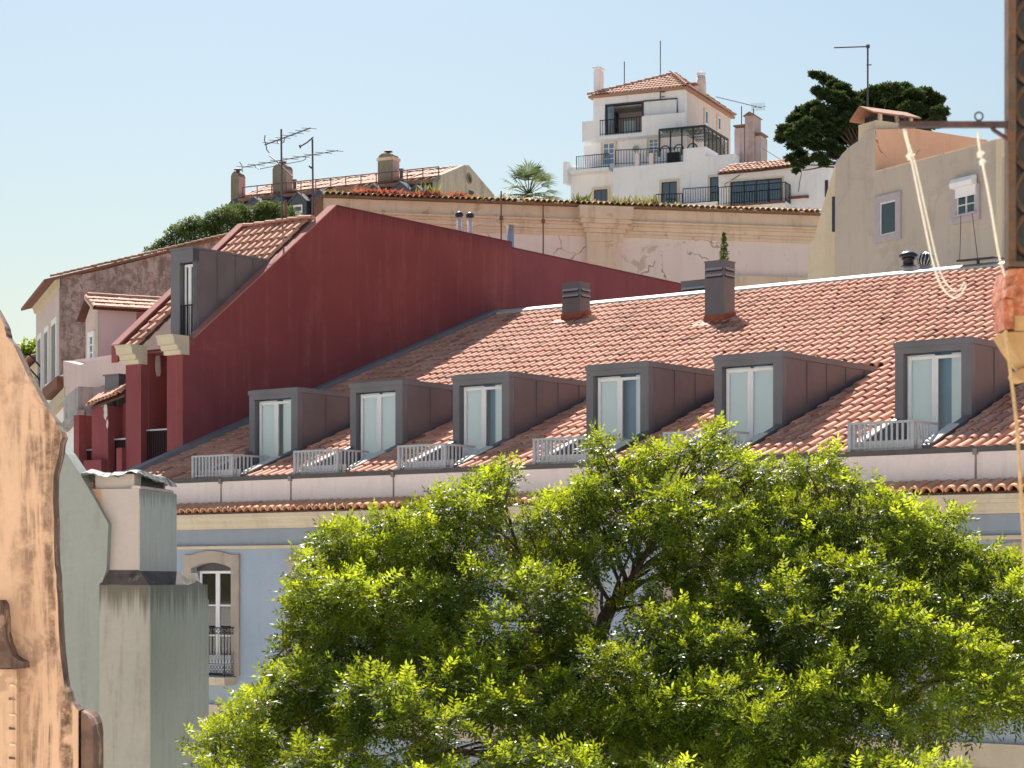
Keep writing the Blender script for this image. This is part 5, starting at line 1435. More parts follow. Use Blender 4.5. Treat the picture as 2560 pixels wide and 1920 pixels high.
t.part('cable', MB().tube([S_.P(1850, 437, -.05), S_.P(1826, 452, -.05), S_.P(1812, 460, -.05), S_.P(1813, 470, -.05)], .018, 4), M['iron'])

# ================================================================== tan building at the right
T = Fr(2086, 80.0, vp(-1650))
t = Thing(T, 'tan_house', 'tall tan rendered house with two framed windows and a peach gable wall', 'house', (3, 3, 2.0))
aP = T.a(2188, 0); aE = T.a(2560, 0)
zb0 = 1.0
pts = [(0, 0, zb0), T.P(2088, 410, 0), T.P(2106, 384, 0), T.P(2122, 368, 0), T.P(2146, 352, 0), T.P(2164, 331, 0), T.P(2188, 322, 0), T.P(2188, 430, 0), T.P(2491, 350, 0), T.P(2530, 342, 0), (T.a(2530, 0), 0, zb0)]
t.part('front_wall', MB().prism(pts, (0, .5, 0)), M['tan'])
zu = T.z(322, aP, 0)
# upper block: its right side is the peach wall
bE = T.b(2468, aP)
zE2 = T.z(350, aP, bE)
t.part('peach_wall', MB().prism([(aP + .006, .004, zb0), (aP + .006, .004, zu - .02), (aP + .006, T.b(2290, aP), T.z(322, aP, T.b(2290, aP))), (aP + .006, bE, zE2), (aP + .006, bE, zb0)], (-.4, 0, 0)), M['peach'])
t.part('roof_slab', MB().prism([(.1, .6, zu - 2.2), (aP - .51, .6, zu - .3), (aP - .51, .6, zu - .5), (.1, .6, zu - 2.4)], (0, bE - 1, 0)), M['tile_old'])
t.part('flat_roof', MB().box(aP + .01, T.a(2530, 0), .51, bE, zu - 3.2, zu - 3.0), M['tan'])
t.part('coping', MB().prism([T.P(2189, 430, -.03), T.P(2491, 350, -.03), T.P(2491, 347.5, -.03), T.P(2189, 427, -.03)], (0, .6, 0)), M['ochre'])
# chimney with a pitched terracotta slab
ca0, ca1 = T.a(2146, .3), T.a(2190, .3)
zc0, zc1 = T.z(360, ca0, .3), T.z(290, ca1, .3)
cbk = T.b(2288, ca1)
c = t.part('chimney', MB().box(ca0, ca1, .3, cbk, zc0 - .6, zc1 - .15), M['cream_and_lit'])
cm = ca0 + (ca1 - ca0) * .35
for e_, zq in ((ca0 - .22, zc1 - .02), (ca1 + .16, zc1 + .06)):
    m = MB(); m.prism([(e_, .05, zq), (cm, .05, zc1 + .42), (cm, .05, zc1 + .48), (e_, .05, zq + .06)], (0, cbk + .1, 0)); t.part('cap_slab', m, M['tile'], c)
for yy in (.5, cbk * .6, cbk - .2): t.part('cap_post', MB().box(ca1 - .15, ca1 - .03, yy, yy + .12, zc1 - .149, zc1 + .13), M['cream_and_lit'], c)
t.part('dark_flue', MB().box(ca0 + .12, ca1 - .16, .5, cbk - .2, zc1 - .148, zc1 + .11), M['black'], c)
# windows
window(t, T, 2203, 2243, 504, 586, -.001, 'pvc', 'glass', 1, 1, 'lilac', .26, blind='roomb', fw=.05)
w_ = window(t, T, 2395, 2441, 482, 540, -.001, 'pvc', 'glass', 2, 2, 'lilac', .22, blind='roomb', fw=.055)
a0, a1 = T.a(2385, -.1), T.a(2441, -.1); z0 = T.z(452, (a0 + a1) / 2, -.1)
t.part('shutter_box', MB().prism([(a0, -.092, z0 - .22), (a0, -.30, z0 - .2), (a0, -.34, z0 - .05), (a0, -.26, z0 + .1), (a0, -.092, z0 + .14)], (a1 - a0, 0, 0)), M['white'], w_)
t.part('roller_shutter', MB().box(a0 + .1, a1 - .02, -.14, -.092, z0 - .55, z0 - .22), M['white'], w_)
t.part('sill', MB().box(a0, a1, -.2, -.092, T.z(546, a0, 0), T.z(541, a0, 0)), M['lilac'], w_)
# pale pilaster strip
p0, p1 = T.a(2491, -.1), T.a(2530, -.1)
t.part('pilaster', MB().box(p0, p1, -.12, -.002, zb0, T.z(350, p0, 0)), M['cream_and_lit'])
t.part('downpipe', MB().tube([(p0 + .45, -.2, zb0), (p0 + .45, -.2, T.z(402, p0, 0))], .05, 6), M['tan'])
# flared flank to the left with a slit window, sunlit cream put in its colour
T2 = Fr(2086, 80.0, R(-14))
m = MB(); m.prism([T2.P(2020, 612, 0), T2.P(2034, 600, 0), T2.P(2052, 535, 0), T2.P(2070, 470, 0), T2.P(2087, 414, 0), (T2.a(2088, 0), 0, zb0), (T2.a(2020, 0), 0, zb0)], (0, .5, 0))
f2 = Thing(T2, 'lit_flank_wall', 'flared flank wall painted in sunlit cream, with a slit window beside the tan house corner', 'wall', (T2.a(2055), .2, zb0))
f2.part('wall', m, M['cream_and_lit'])
sx0, sx1 = T2.a(2080, -.01), T2.a(2088, -.01)
w_ = f2.part('slit_window', MB().box(sx0, sx1 + .05, -.03, -.002, T2.z(580, sx0, 0), T2.z(492, sx0, 0)), M['darkwin'])

# ================================================================== ochre volute wall in the left foreground
O = Fr(100, 20.0, 0.0)
t = Thing(O, 'ochre_gable_wall', 'weathered ochre gable wall with a curving scrolled edge and dark streaks', 'wall', (0, .2, GZ))
out = [(-120, 640), (-40, 725), (-8, 779), (12, 815), (17, 840), (32, 860), (70, 938), (90, 970), (116, 1020), (138, 1052), (152, 1078), (155, 1092), (146, 1140), (134, 1194), (134, 1358), (140, 1438), (144, 1517), (151, 1634), (163, 1719), (178, 1755), (196, 1777)]
rj = random.Random(4)
pts = []
for i in range(len(out) - 1):
    for k in range(3):
        f_ = k / 3; x = out[i][0] + (out[i + 1][0] - out[i][0]) * f_ + (rj.uniform(-2.2, 1.2) if i > 2 else 0); y = out[i][1] + (out[i + 1][1] - out[i][1]) * f_
        pts.append(O.P(x, y, 0))
pts.append(O.P(*out[-1], 0))
xl = pts[0][0]; xr = pts[-1][0]
wo = t.part('wall', MB().prism(pts + [(xr, 0, GZ), (xl, 0, GZ)], (0, .26, 0)), M['orange'])
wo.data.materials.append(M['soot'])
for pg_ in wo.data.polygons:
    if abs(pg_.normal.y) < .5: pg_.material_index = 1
vol = [(203, 1778), (214, 1785), (224, 1798), (230, 1815), (233, 1840), (233, 1960)]
pv = [O.P(x, y, -.06) for x, y in vol]
t.part('scroll_end', MB().prism([(pv[0][0], -.06, GZ)] + pv + [(pv[-1][0], -.06, GZ)], (0, .5, 0)), M['soot'])
# moulded bell cap and pilaster at the very left
bell = [(-60, 1560), (0, 1500), (8, 1512), (11, 1545), (13, 1585), (20, 1612), (32, 1640), (45, 1650), (58, 1655), (60, 1671), (-60, 1671)]
t.part('bell_cap', MB().prism([O.P(x, y, -.25) for x, y in bell], (0, .24, 0)), M['soot'])
pil = [(-60, 1673), (40, 1673), (42, 1700), (40, 2000), (-60, 2000)]
t.part('pilaster', MB().prism([O.P(x, y, -.14) for x, y in pil], (0, .13, 0)), M['orange'])
for i in range(3):
    for dx, yy, c in ((24, 1714 + i * 74, 'ochre'), (22, 1748 + i * 74, 'soot')):
        t.part('notch', MB().prism([O.P(dx, yy - 4, -.155), O.P(dx + 14, yy - 2, -.155), O.P(dx + 16, yy + 3, -.155), O.P(dx, yy + 2, -.155)], (0, .014, 0)), M[c])

# ================================================================== green limewashed wall with the big chimney
H = Fr(347, 28.0, R(-9))
t = Thing(H, 'green_chimney_house', 'green limewashed house wall with a tall stepped chimney under a crumpled sheet', 'house', (-1, 1, GZ))
wl = [(40, 1010), (120, 1080), (167, 1135), (196, 1178), (232, 1240), (271, 1310), (266, 1425), (252, 1465), (250, 1600)]
pw = [H.P(x, y, -.12) for x, y in wl]
t.part('gable_wall', MB().prism(pw + [(pw[-1][0], -.12, GZ), (pw[0][0], -.12, GZ)], (0, .35, 0)), M['green'])
# upper stack
ua0, ua1 = H.a(215, 0), 0.0
ub1 = H.b(440, 0)
zt_, zb_ = H.z(1222, 0, 0), H.z(1425, 0, 0)
st_ = t.part('upper_stack', MB().box(ua0, ua1, 0.002, ub1, zb_ - .02, zt_), M['stack'])
t.part('stack_side', MB().box(ua1 + .001, ua1 + .012, .004, ub1 - .004, zb_ - .02, zt_ - .012), M['stack_side'], st_)
t.part('stack_lip', MB().prism([(ua1 - .10, -.01, zt_ + .002), (ua1 + .03, -.01, zt_ + .002), (ua1 + .01, -.01, zt_ + .04), (ua1 - .08, -.01, zt_ + .045)], (0, ub1 - .1, 0)), M['peel'], st_)
# recessed crown and sheet
zc_ = H.z(1180, 0, 0)
t.part('crown', MB().box(ua0 + .10, ua1 - .09, .08, ub1 - .2, zt_ + .003, zc_ - .02), M['stack'], st_)
t.part('crown_opening', MB().box(ua1 - .088, ua1 - .08, .35, ub1 - .3, zt_ + .05, zc_ - .04), M['black'], st_)
t.part('rust_streak', MB().prism([H.P(225, 1206, .075), H.P(232, 1204, .075), H.P(236, 1222, .075), H.P(229, 1224, .075)], (0, .004, 0)), M['redlead'], st_)
t.part('rust_run', MB().prism([H.P(x, y, .0005) for x, y in ((218, 1222), (240, 1222), (252, 1224), (255, 1238), (251, 1262), (256, 1285), (250, 1296), (243, 1272), (236, 1256), (228, 1244))], (0, -.003, 0)), M['rust_run'], st_)
nx, ny = 16, 12
rr = random.Random(5)
vs_, fs = [], []
for lay in (0, 1):
    for j in range(ny):
        for i in range(nx):
            x = ua0 - .08 + (ua1 - ua0 + .12) * i / (nx - 1); y = -.08 + (ub1 + .02) * j / (ny - 1)
            edge = min(i, nx - 1 - i, j, ny - 1 - j)
            z = zc_ + .022 * math.sin(i * .8 + j * .5) * math.sin(j * .9) + rr.uniform(-.008, .008) + (-.035 if edge == 0 else 0) + (rr.uniform(-.04, .0) if edge == 0 else 0) - (.10 * j / ny) + .05 * math.exp(-((i - 3) / 2) ** 2) + .06 * math.exp(-((i - 13) / 2.2) ** 2)
            vs_.append((x + rr.uniform(-.015, .015), y + rr.uniform(-.015, .015), z - lay * .012))
n_ = nx * ny
for j in range(ny - 1):
    for i in range(nx - 1):
        k = j * nx + i; fs.append((k, k + 1, k + nx + 1, k + nx)); fs.append((n_ + k, n_ + k + nx, n_ + k + nx + 1, n_ + k + 1))
for i in range(nx - 1): fs.append((i + 1, i, n_ + i, n_ + i + 1)); k = (ny - 1) * nx + i; fs.append((k, k + 1, n_ + k + 1, n_ + k))
for j in range(ny - 1): k = j * nx; fs.append((k, k + nx, n_ + k + nx, n_ + k)); k += nx - 1; fs.append((k + nx, k, n_ + k, n_ + k + nx))
solo(H, 'crumpled_sheet', MB().add(vs_, fs), M['tarp'], 'crumpled grey sheet lying over the top of the green chimney', 'sheet')
# shoulder and lower stack
la0, la1 = H.a(251, -.1), H.a(376, -.1)
lb0 = -.14; lb1 = H.b(520, la1)
zs0 = H.z(1462, la1, lb0)
tp = [(ua0 + .02 + (H.a(269, 0) - ua0), 0, zb_), (ua1, 0, zb_), (ua1, ub1, zb_), (H.a(269, 0), ub1, zb_)]
tp[0] = (H.a(269, 0), 0, zb_)
bt = [(la0, lb0, zs0), (la1, lb0, zs0), (la1, ub1 + .35, zs0), (la0, ub1 + .35, zs0)]
t.part('shoulder', MB().add(tp + bt, [(0, 1, 2, 3), (4, 5, 1, 0), (5, 6, 2, 1), (6, 7, 3, 2), (7, 4, 0, 3), (7, 6, 5, 4)]), M['mould'])
ls = t.part('lower_stack', MB().box(la0, la1 - .002, lb0, lb1 - .01, GZ, zs0 - .003), M['green_pale'])
bs1 = ub1 + .35
side = [(la1, lb0, GZ), (la1, lb0, zs0 - .004), (la1, bs1 * .75, zs0 - .004), (la1, bs1, zs0 + .05), (la1, bs1 + .25, zs0 + .0), (la1, lb1 - .25, H.z(1482, la1, lb1)), (la1, lb1, H.z(1500, la1, lb1)), (la1, lb1, GZ)]
t.part('stack_flank', MB().prism(side, (.012, 0, 0)), M['green_flank'], ls)
m = MB(); m.prism([(la1 - .30, ub1 + .36, zs0 + .16), (la1 - .30, lb1 - .2, H.z(1484, la1, lb1) + .02), (la1 - .30, lb1 - .2, zs0 - .3), (la1 - .30, ub1 + .36, zs0 - .3)], (.297, 0, 0)); t.part('sloping_ledge', m, M['capstone'])

# ================================================================== iron post, bracket and lines in the right foreground
N = 6.0
def NP(px, py, Y=N): return WLD.P(px, py, Y)
xw = NP(2662, 0, N + .2)[0]
oh.part('wing_wall', MB().box(xw, xw + .4, -2.998, N + .2, GZ, 3.2), M['opposite'])
t = Thing(WLD, 'iron_post', 'rusty iron lattice post on a broken corbel beside the clothes-line bracket', 'post', NP(2590, 1000, N + .1))
x0, x1 = NP(2521, 0)[0], NP(2540, 0)[0]
zt_, zb_ = NP(2560, -120)[2], NP(2560, 655)[2]
t.part('flange', MB().box(x0, x1, N, N + .05, zb_, zt_), M['rusty'])
x2 = NP(2650, 0)[0]
t.part('back_plate', MB().box(x1 + .001, x2, N + .035, N + .05, zb_, zt_), M['black'])
t.part('flange', MB().box(x2 + .001, x2 + .022, N, N + .05, zb_, zt_), M['rusty'])
zz = zb_ + .08; rr_ = (x2 - x1) / 2 - .002; k = 0
while zz < zt_:
    t.part('scroll_ring', MB().ring(((x1 + x2) / 2, N + .022, zz), rr_, .008, 'b', 20), M['rusty']); zz += rr_ * 2.02
t.part('base_plate', MB().box(x0 - .004, x2 + .04, N - .02, N + .07, zb_ - .015, zb_ - .001), M['rusty'])
def lumpy(poly, Y0, th, mat, name, seed):
    r2 = random.Random(seed)
    pts = []
    for i in range(len(poly)):
        p, q2 = poly[i], poly[(i + 1) % len(poly)]
        for k_ in range(3):
            f_ = k_ / 3; pts.append((p[0] + (q2[0] - p[0]) * f_ + r2.uniform(-1.2, 1.2), p[1] + (q2[1] - p[1]) * f_ + r2.uniform(-1.2, 1.2)))
    return t.part(name, MB().prism([NP(x, y, Y0) for x, y in pts], (0, th, 0)), M[mat])
lumpy([(2522, 672), (2650, 668), (2650, 790), (2530, 790), (2511, 742), (2514, 715)], N - .01, .16, 'redlead', 'corbel', 1)
lumpy([(2520, 716), (2538, 712), (2545, 728), (2530, 745), (2512, 742)], N - .03, .03, 'redlead', 'corbel_lump', 2)
lumpy([(2510, 748), (2534, 748), (2534, 822), (2510, 822)], N - .02, .12, 'redlead', 'corbel_face', 3)
lumpy([(2536, 790), (2650, 790), (2650, 828), (2536, 828)], N - .012, .15, 'wood', 'corbel_timber', 4)
t.part('timber_wedge', MB().prism([NP(2510, 830, N - .015), NP(2650, 830, N - .015), NP(2650, 990, N - .015), NP(2558, 905, N - .015), NP(2530, 866, N - .015)], (0, .14, 0)), M['wood'])
t.part('timber_peg', MB().prism([NP(2541 + 22 * (1 - math.cos(a_)), 936 + 16 * math.sin(a_), N) for a_ in [i * .52 for i in range(12)]], (0, .1, 0)), M['wood'])
t = Thing(WLD, 'line_bracket', 'dark iron clothes-line bracket with two rings jutting from the rusty post', 'bracket', NP(2400, 320))
p0, p1 = NP(2250, 313), NP(2521, 307)
t.part('bar', MB().box(p0[0], p1[0], N + .005, N + .03, p1[2] - .009, p1[2] + .006), M['barpaint'])
t.part('brace', MB().tube([NP(2476, 313, N + .018), NP(2484, 325, N + .018), NP(2522, 350, N + .018)], .006, 6), M['barpaint'])
for px, py in ((2254, 300), (2447, 291)):
    c = NP(px, py, N + .018); t.part('ring', MB().ring(c, .0115, .0026, 'b', 18), M['barpaint'])
    t.part('ring_stem', MB().tube([(c[0] - .003, c[1], c[2] - .012), (c[0] - .003, c[1], p1[2] + .004)], .004, 6), M['barpaint'])
def rope(pts, r, mat, label, knots=()):
    path = [Vector(NP(x, y, N + d)) for x, y, d in pts]
    # smooth
    sm = []
    for i in range(len(path) - 1):
        for k_ in range(6):
            f_ = k_ / 6
            a_, b_, c_, d_ = path[max(i - 1, 0)], path[i], path[i + 1], path[min(i + 2, len(path) - 1)]
            sm.append(.5 * ((2 * b_) + (c_ - a_) * f_ + (2 * a_ - 5 * b_ + 4 * c_ - d_) * f_ ** 2 + (3 * b_ - a_ - 3 * c_ + d_) * f_ ** 3))
    sm.append(path[-1])
    m = MB().tube(sm, r, 6)
    for kx, ky, kr in knots:
        c = Vector(NP(kx, ky, N + .018))
        m.tube([c + Vector((-kr, 0, -kr * .3)), c + Vector((0, -kr * .4, kr * .5)), c + Vector((kr, 0, .2 * kr)), c + Vector((kr * 1.6, .0, kr * .6))], [r * 1.2, r * 2.3, r * 1.8, r * .8], 6)
        m.tube([c + Vector((-kr * .2, 0, kr * 1.2)), c + Vector((0, 0, -kr * 1.1))], [r * 1.3, r * 2.2], 6)
    return solo(WLD, 'rope', m, M[mat], label, 'rope')
rope([(2259, 322, .018), (2264, 345, .018), (2278, 400, .018), (2306, 535, .018), (2332, 655, .018), (2352, 712, .018), (2378, 741, .018), (2398, 740, .018), (2412, 720, .018), (2414, 712, .018)], .0029, 'rope',
     'knotted white rope hanging from the bracket tip in a loose loop over the tiles', [(2274, 390, .010)])
rope([(2264, 322, .03), (2270, 352, .03), (2288, 410, .03), (2319, 550, .03), (2347, 668, .03), (2364, 706, .03), (2384, 726, .03), (2400, 724, .03), (2411, 704, .03)], .0025, 'rope', 'thinner white line beside the knotted rope on the bracket tip')
rope([(2445, 330, .018), (2447, 360, .018), (2453, 392, .018), (2474, 500, .018), (2495, 625, .018), (2510, 680, .018), (2521, 706, .018)], .0037, 'rope',
     'white rope with frayed knots running from the bracket middle to the red corbel', [(2450, 385, .008), (2455, 405, .007)])
rope([(2514, 826, -.03), (2517, 860, -.03), (2530, 960, -.03), (2544, 1090, -.03), (2553, 1250, -.03), (2562, 1400, -.03), (2570, 1600, -.03)], .0052, 'jute', 'tan rope hanging below the broken corbel')

# ================================================================== small yellow house glimpsed at the left
Y_ = Fr(75, 125.0, vp(-490))
t = Thing(Y_, 'yellow_house', 'small ochre yellow house with a red tile roof below the bright tree', 'house', (0, 1, GZ))
y0, y1 = Y_.a(45, 0), Y_.a(95, 0)
zt_ = Y_.z(918, 0, 0)
t.part('wall', MB().box(y0 - 3, y1, 0, 4, GZ, zt_), M['ochre'])
rf = t.part('roof', MB().prism([(y0 - 3, -.4, zt_), (y1 + .2, -.4, zt_), (y1 + .2, 3, zt_ + 1.4), (y0 - 3, 3, zt_ + 1.4)], (0, 0, .08)), M['deck'])
tile_run(t, (y0 - 3, -.5, zt_ + .1), (y1 + .2, -.5, zt_ + .1), 30, 0, 'tile_far', w=.26, L=.65, parent=rf, tilt=.39, rows=5, step=.6)

# ================================================================== trees
def unit(v): return v / np.linalg.norm(v, axis=-1, keepdims=True)
def lobe_points(lobes, n_per_m2, flat=.8, shell=.5):
    """points spread through ellipsoid lobes (x, y, z, r); returns points and outward directions"""
    P, D = [], []
    for (x, y, z, r) in lobes:
        n = int(n_per_m2 * r * r) + 4
        d = unit(rng.normal(size=(n, 3)))
        rad = r * rng.uniform(0, 1, n) ** shell
        sc = np.array([1.0, 1.0, flat])
        bump_ = 1 + .22 * np.sin(d[:, 0] * 5 + x * 3) * np.sin(d[:, 2] * 6 + z * 2)
        P.append(np.array([x, y, z]) + d * (rad * bump_)[:, None] * sc); D.append(d)
    return np.concatenate(P), np.concatenate(D)

def limb(p0, p1, sag, r0, r1, n=7, wob=.1):
    p0, p1 = Vector(p0), Vector(p1); L = (p1 - p0).length
    mid = p0.lerp(p1, .5) + Vector((random.uniform(-wob, wob) * L, random.uniform(-wob, wob) * L, sag * L))
    pts, rs = [], []
    for i in range(n):
        q = i / (n - 1)
        p = p0 * (1 - q) ** 2 + mid * 2 * q * (1 - q) + p1 * q * q
        if 0 < i < n - 1: p += Vector((random.uniform(-.02, .02) * L, random.uniform(-.02, .02) * L, random.uniform(-.02, .02) * L))
        pts.append(p); rs.append(r0 + (r1 - r0) * q)
    return pts, rs

# ---- the big street tree in front of the blue house
TY = 27.5
sil = [(475, 1862), (540, 1800), (600, 1742), (690, 1670), (722, 1560), (725, 1480), (750, 1400), (800, 1325), (850, 1295), (940, 1288), (1000, 1282), (1064, 1255), (1100, 1225), (1160, 1205), (1226, 1165), (1280, 1150),
       (1290, 1200), (1262, 1262), (1300, 1290), (1377, 1245), (1440, 1215), (1469, 1157), (1492, 1080), (1515, 1120), (1550, 1150), (1620, 1105), (1735, 1118), (1793, 1062), (1820, 1112), (1909, 1162), (1990, 1148), (2071, 1125),
       (2106, 1182), (2198, 1205), (2268, 1252), (2383, 1276), (2406, 1342), (2487, 1368), (2640, 1392), (2680, 1500), (2680, 1780), (2480, 1800), (2440, 2050), (520, 2050), (530, 1920)]
def inside(x, y):
    c = False; n = len(sil)
    for i in range(n):
        (xa, ya), (xb, yb) = sil[i], sil[i - 1]
        if (ya > y) != (yb > y) and x < (xb - xa) * (y - ya) / (yb - ya) + xa: c = not c
    return c
def edge_d(x, y):
    best = 1e9
    for i in range(len(sil)):
        (xa, ya), (xb, yb) = sil[i - 1], sil[i]
        dx, dy = xb - xa, yb - ya; t_ = max(0, min(1, ((x - xa) * dx + (y - ya) * dy) / (dx * dx + dy * dy + 1e-9)))
        best = min(best, math.hypot(x - xa - t_ * dx, y - ya - t_ * dy))
    return best
gaps = [(1612, 1392, 26), (1590, 1440, 22), (1505, 1510, 26), (1535, 1570, 30), (1250, 1330, 30), (2310, 1700, 18), (2130, 1850, 26), (2430, 1900, 60), (2290, 1880, 20), (1240, 1500, 14), (960, 1870, 34), (1160, 1880, 40), (1690, 1180, 18)]
lob = []
rs_ = random.Random(21)
tries = 0
while len(lob) < 380 and tries < 60000:
    tries += 1
    x, y = rs_.uniform(470, 2660), rs_.uniform(1070, 2040)
    if not inside(x, y): continue
    e = edge_d(x, y)
    r = min(rs_.uniform(44, 96), max(e * .98, 16))
    if e < 14: continue
    if any(math.hypot(x - gx, y - gy) < gr + r * .78 for gx, gy, gr in gaps): continue
    yy = TY + 1.9 - 4.6 * (y - 1100) / 820 + rs_.uniform(-1.15, 1.15)
    if any(math.hypot(x - q[0], y - q[1]) < (.62 if abs(yy - q[3]) < 1.0 else .40) * (r + q[2]) * .8 for q in lob): continue
    lob.append((x, y, r, yy))
# explicit tips that give the crown its outline
for x, y, r in ((1275, 1170, 24), (1248, 1185, 26), (1494, 1100, 22), (1500, 1132, 30), (1792, 1084, 22), (1800, 1115, 28), (1622, 1128, 26), (1735, 1138, 26), (2070, 1146, 24), (1992, 1168, 24), (2106, 1205, 26), (500, 1862, 26), (545, 1825, 30), (610, 1762, 28),
                (735, 1530, 24), (740, 1480, 22), (765, 1408, 24), (815, 1345, 26), (2200, 1228, 26), (2385, 1296, 24), (2490, 1388, 24), (1910, 1182, 22), (1160, 1226, 24), (1065, 1275, 24), (1445, 1232, 24), (1376, 1262, 24), (700, 1690, 28), (730, 1600, 26)):
    lob.append((x, y, r, TY + 1.9 - 4.6 * (y - 1100) / 820 + rs_.uniform(-.5, .5)))
L3 = []
for x, y, r, yy in lob:
    p = WLD.P(x, y, yy); L3.append((p[0], yy, p[2], r * yy / FPX))
tr = Thing(WLD, 'street_tree', 'big spreading street tree with feathery bright green leaves before the blue house', 'tree', (WLD.P(1640, 1900, TY)[0], TY, GZ))
tx = WLD.P(1640, 1900, TY)[0]
fork = Vector((WLD.P(1590, 1990, TY)[0], TY, WLD.P(1590, 1990, TY)[2]))
pts, rad = limb((tx + .3, TY + .2, GZ), fork, .0, .36, .24, 9, .03)
tr.part('trunk', MB().tube(pts, rad, 10), M['bark'], smooth=True)
# main limbs seen in the gaps, then side limbs to every lobe
mains = []
def dome(y): return 2.4 - 4.6 * (min(y, 1990) - 1100) / 820
for path, r0, r1 in (([(1590, 1990, 0), (1560, 1800, -.2), (1530, 1680, -.3), (1500, 1600, -.3), (1520, 1530, -.2), (1570, 1460, 0), (1600, 1400, .2), (1640, 1340, .3), (1650, 1200, .3)], .16, .03),
                     ([(1590, 1990, 0), (1750, 1760, .4), (1900, 1660, .5), (2060, 1560, .4), (2200, 1520, .2), (2330, 1530, .1)], .15, .03),
                     ([(1590, 1990, 0), (1400, 1850, .5), (1200, 1720, .8), (1020, 1600, .6), (860, 1500, .3)], .14, .03),
                     ([(1590, 1990, 0), (1640, 1800, 1.2), (1760, 1600, 1.6), (1820, 1400, 1.4), (1860, 1250, 1.0)], .14, .025),
                     ([(1590, 1990, 0), (1350, 1930, .8), (1050, 1850, 1.0), (800, 1800, .8), (620, 1810, .4)], .08, .02),
                     ([(1590, 1990, 0), (1900, 1930, .8), (2150, 1800, 1.2), (2350, 1690, 1.2), (2520, 1560, .8)], .08, .02),
                     ([(1530, 1680, -.3), (1420, 1560, .2), (1330, 1440, .5), (1240, 1330, .6), (1250, 1230, .5)], .08, .016)):
    v3 = [Vector(WLD.P(x, y, TY + d + max(0, 1990 - y) / 890 * (dome(y) + .4) + .6)) for x, y, d in path]
    v3[0] = fork if path[0][1] == 1990 else v3[0]
    sm = []
    for i in range(len(v3) - 1):
        for k_ in range(4):
            f_ = k_ / 4; a_, b_, c_, d_ = v3[max(i - 1, 0)], v3[i], v3[i + 1], v3[min(i + 2, len(v3) - 1)]
            sm.append(.5 * ((2 * b_) + (c_ - a_) * f_ + (2 * a_ - 5 * b_ + 4 * c_ - d_) * f_ ** 2 + (3 * b_ - a_ - 3 * c_ + d_) * f_ ** 3) + Vector((random.uniform(-.02, .02), 0, random.uniform(-.02, .02))))
    sm.append(v3[-1])
    rr_ = [r0 + (r1 - r0) * i / (len(sm) - 1) for i in range(len(sm))]
    tr.part('limb', MB().tube(sm, rr_, 8), M['bark'], smooth=True)
    mains.append(sm)
nodes = [p for sm in mains for p in sm[3:]]
tw = MB()
for (x, y, z, r) in L3:
    c = Vector((x, y, z)); near = min(nodes, key=lambda p: (p - c).length + max(0, p.z - c.z) * 1.5)
    pts, rad = limb(near, c, .10, .028, .008, 6, .12)
    tr.part('limb', MB().tube(pts, rad, 5), M['bark'])
    for _ in range(4):
        d = Vector(unit(rng.normal(size=3))); d.z = abs(d.z) * .7
        pts, rad = limb(c + d * r * .1, c + d * r * .85, .08, .007, .003, 4, .1); tw.tube(pts, rad, 3)
tr.part('twigs', tw, M['bark'], kind='stuff')
# compound leaves
P, D = lobe_points(L3, 1450, .8, .46)
n = len(P)
d = unit(D * .75 + rng.normal(size=(n, 3)) * .65 + np.array([0, 0, .12]))
nrm = unit(rng.normal(size=(n, 3)) * .55 + np.array([0, -.25, 1.0]) + D * .35)
s = unit(np.cross(nrm, d)); nrm = unit(np.cross(d, s))
Ln = rng.uniform(.15, .32, n)
K = 6
vs_list = []
lob_j = np.repeat(rng.normal(0, .12, len(L3)), [int(1450 * q[3] * q[3]) + 4 for q in L3])
leaf_t = np.clip(rng.normal(.36, .22, n) + .40 * D[:, 2] + lob_j, 0, 1)  # lobe tops tinted lighter to paint sun on them, over random spread
quads, tints = [], []
for k in range(K):
    q = (k + .6) / K
    for sg in ((-1, 1) if k < K - 1 else (0,)):
        base = P + d * (Ln * q)[:, None] - np.array([0, 0, 1.0]) * (Ln * .22 * q * q)[:, None]
        ax = unit(d * (.55 if sg else 1.0) + s * sg * .85 + nrm * rng.normal(0, .22, n)[:, None] - np.array([0, 0, .12]))
        wd = unit(np.cross(nrm + rng.normal(size=(n, 3)) * .25, ax))
        ll = (Ln * (.30 - .10 * abs(q - .55)) * rng.uniform(.85, 1.15, n))[:, None]; ww = ll * .19
        quads.append(np.stack([base, base + ax * ll * .45 + wd * ww, base + ax * ll, base + ax * ll * .45 - wd * ww], 1)); tints.append(np.clip(leaf_t + rng.normal(0, .08, n), 0, 1))
V = np.concatenate(quads) - np.array(tr.off)
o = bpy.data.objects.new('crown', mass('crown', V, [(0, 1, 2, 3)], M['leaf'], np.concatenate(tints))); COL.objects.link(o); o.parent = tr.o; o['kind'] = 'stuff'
print('street tree leaflets', len(V), 'lobes', len(lob))

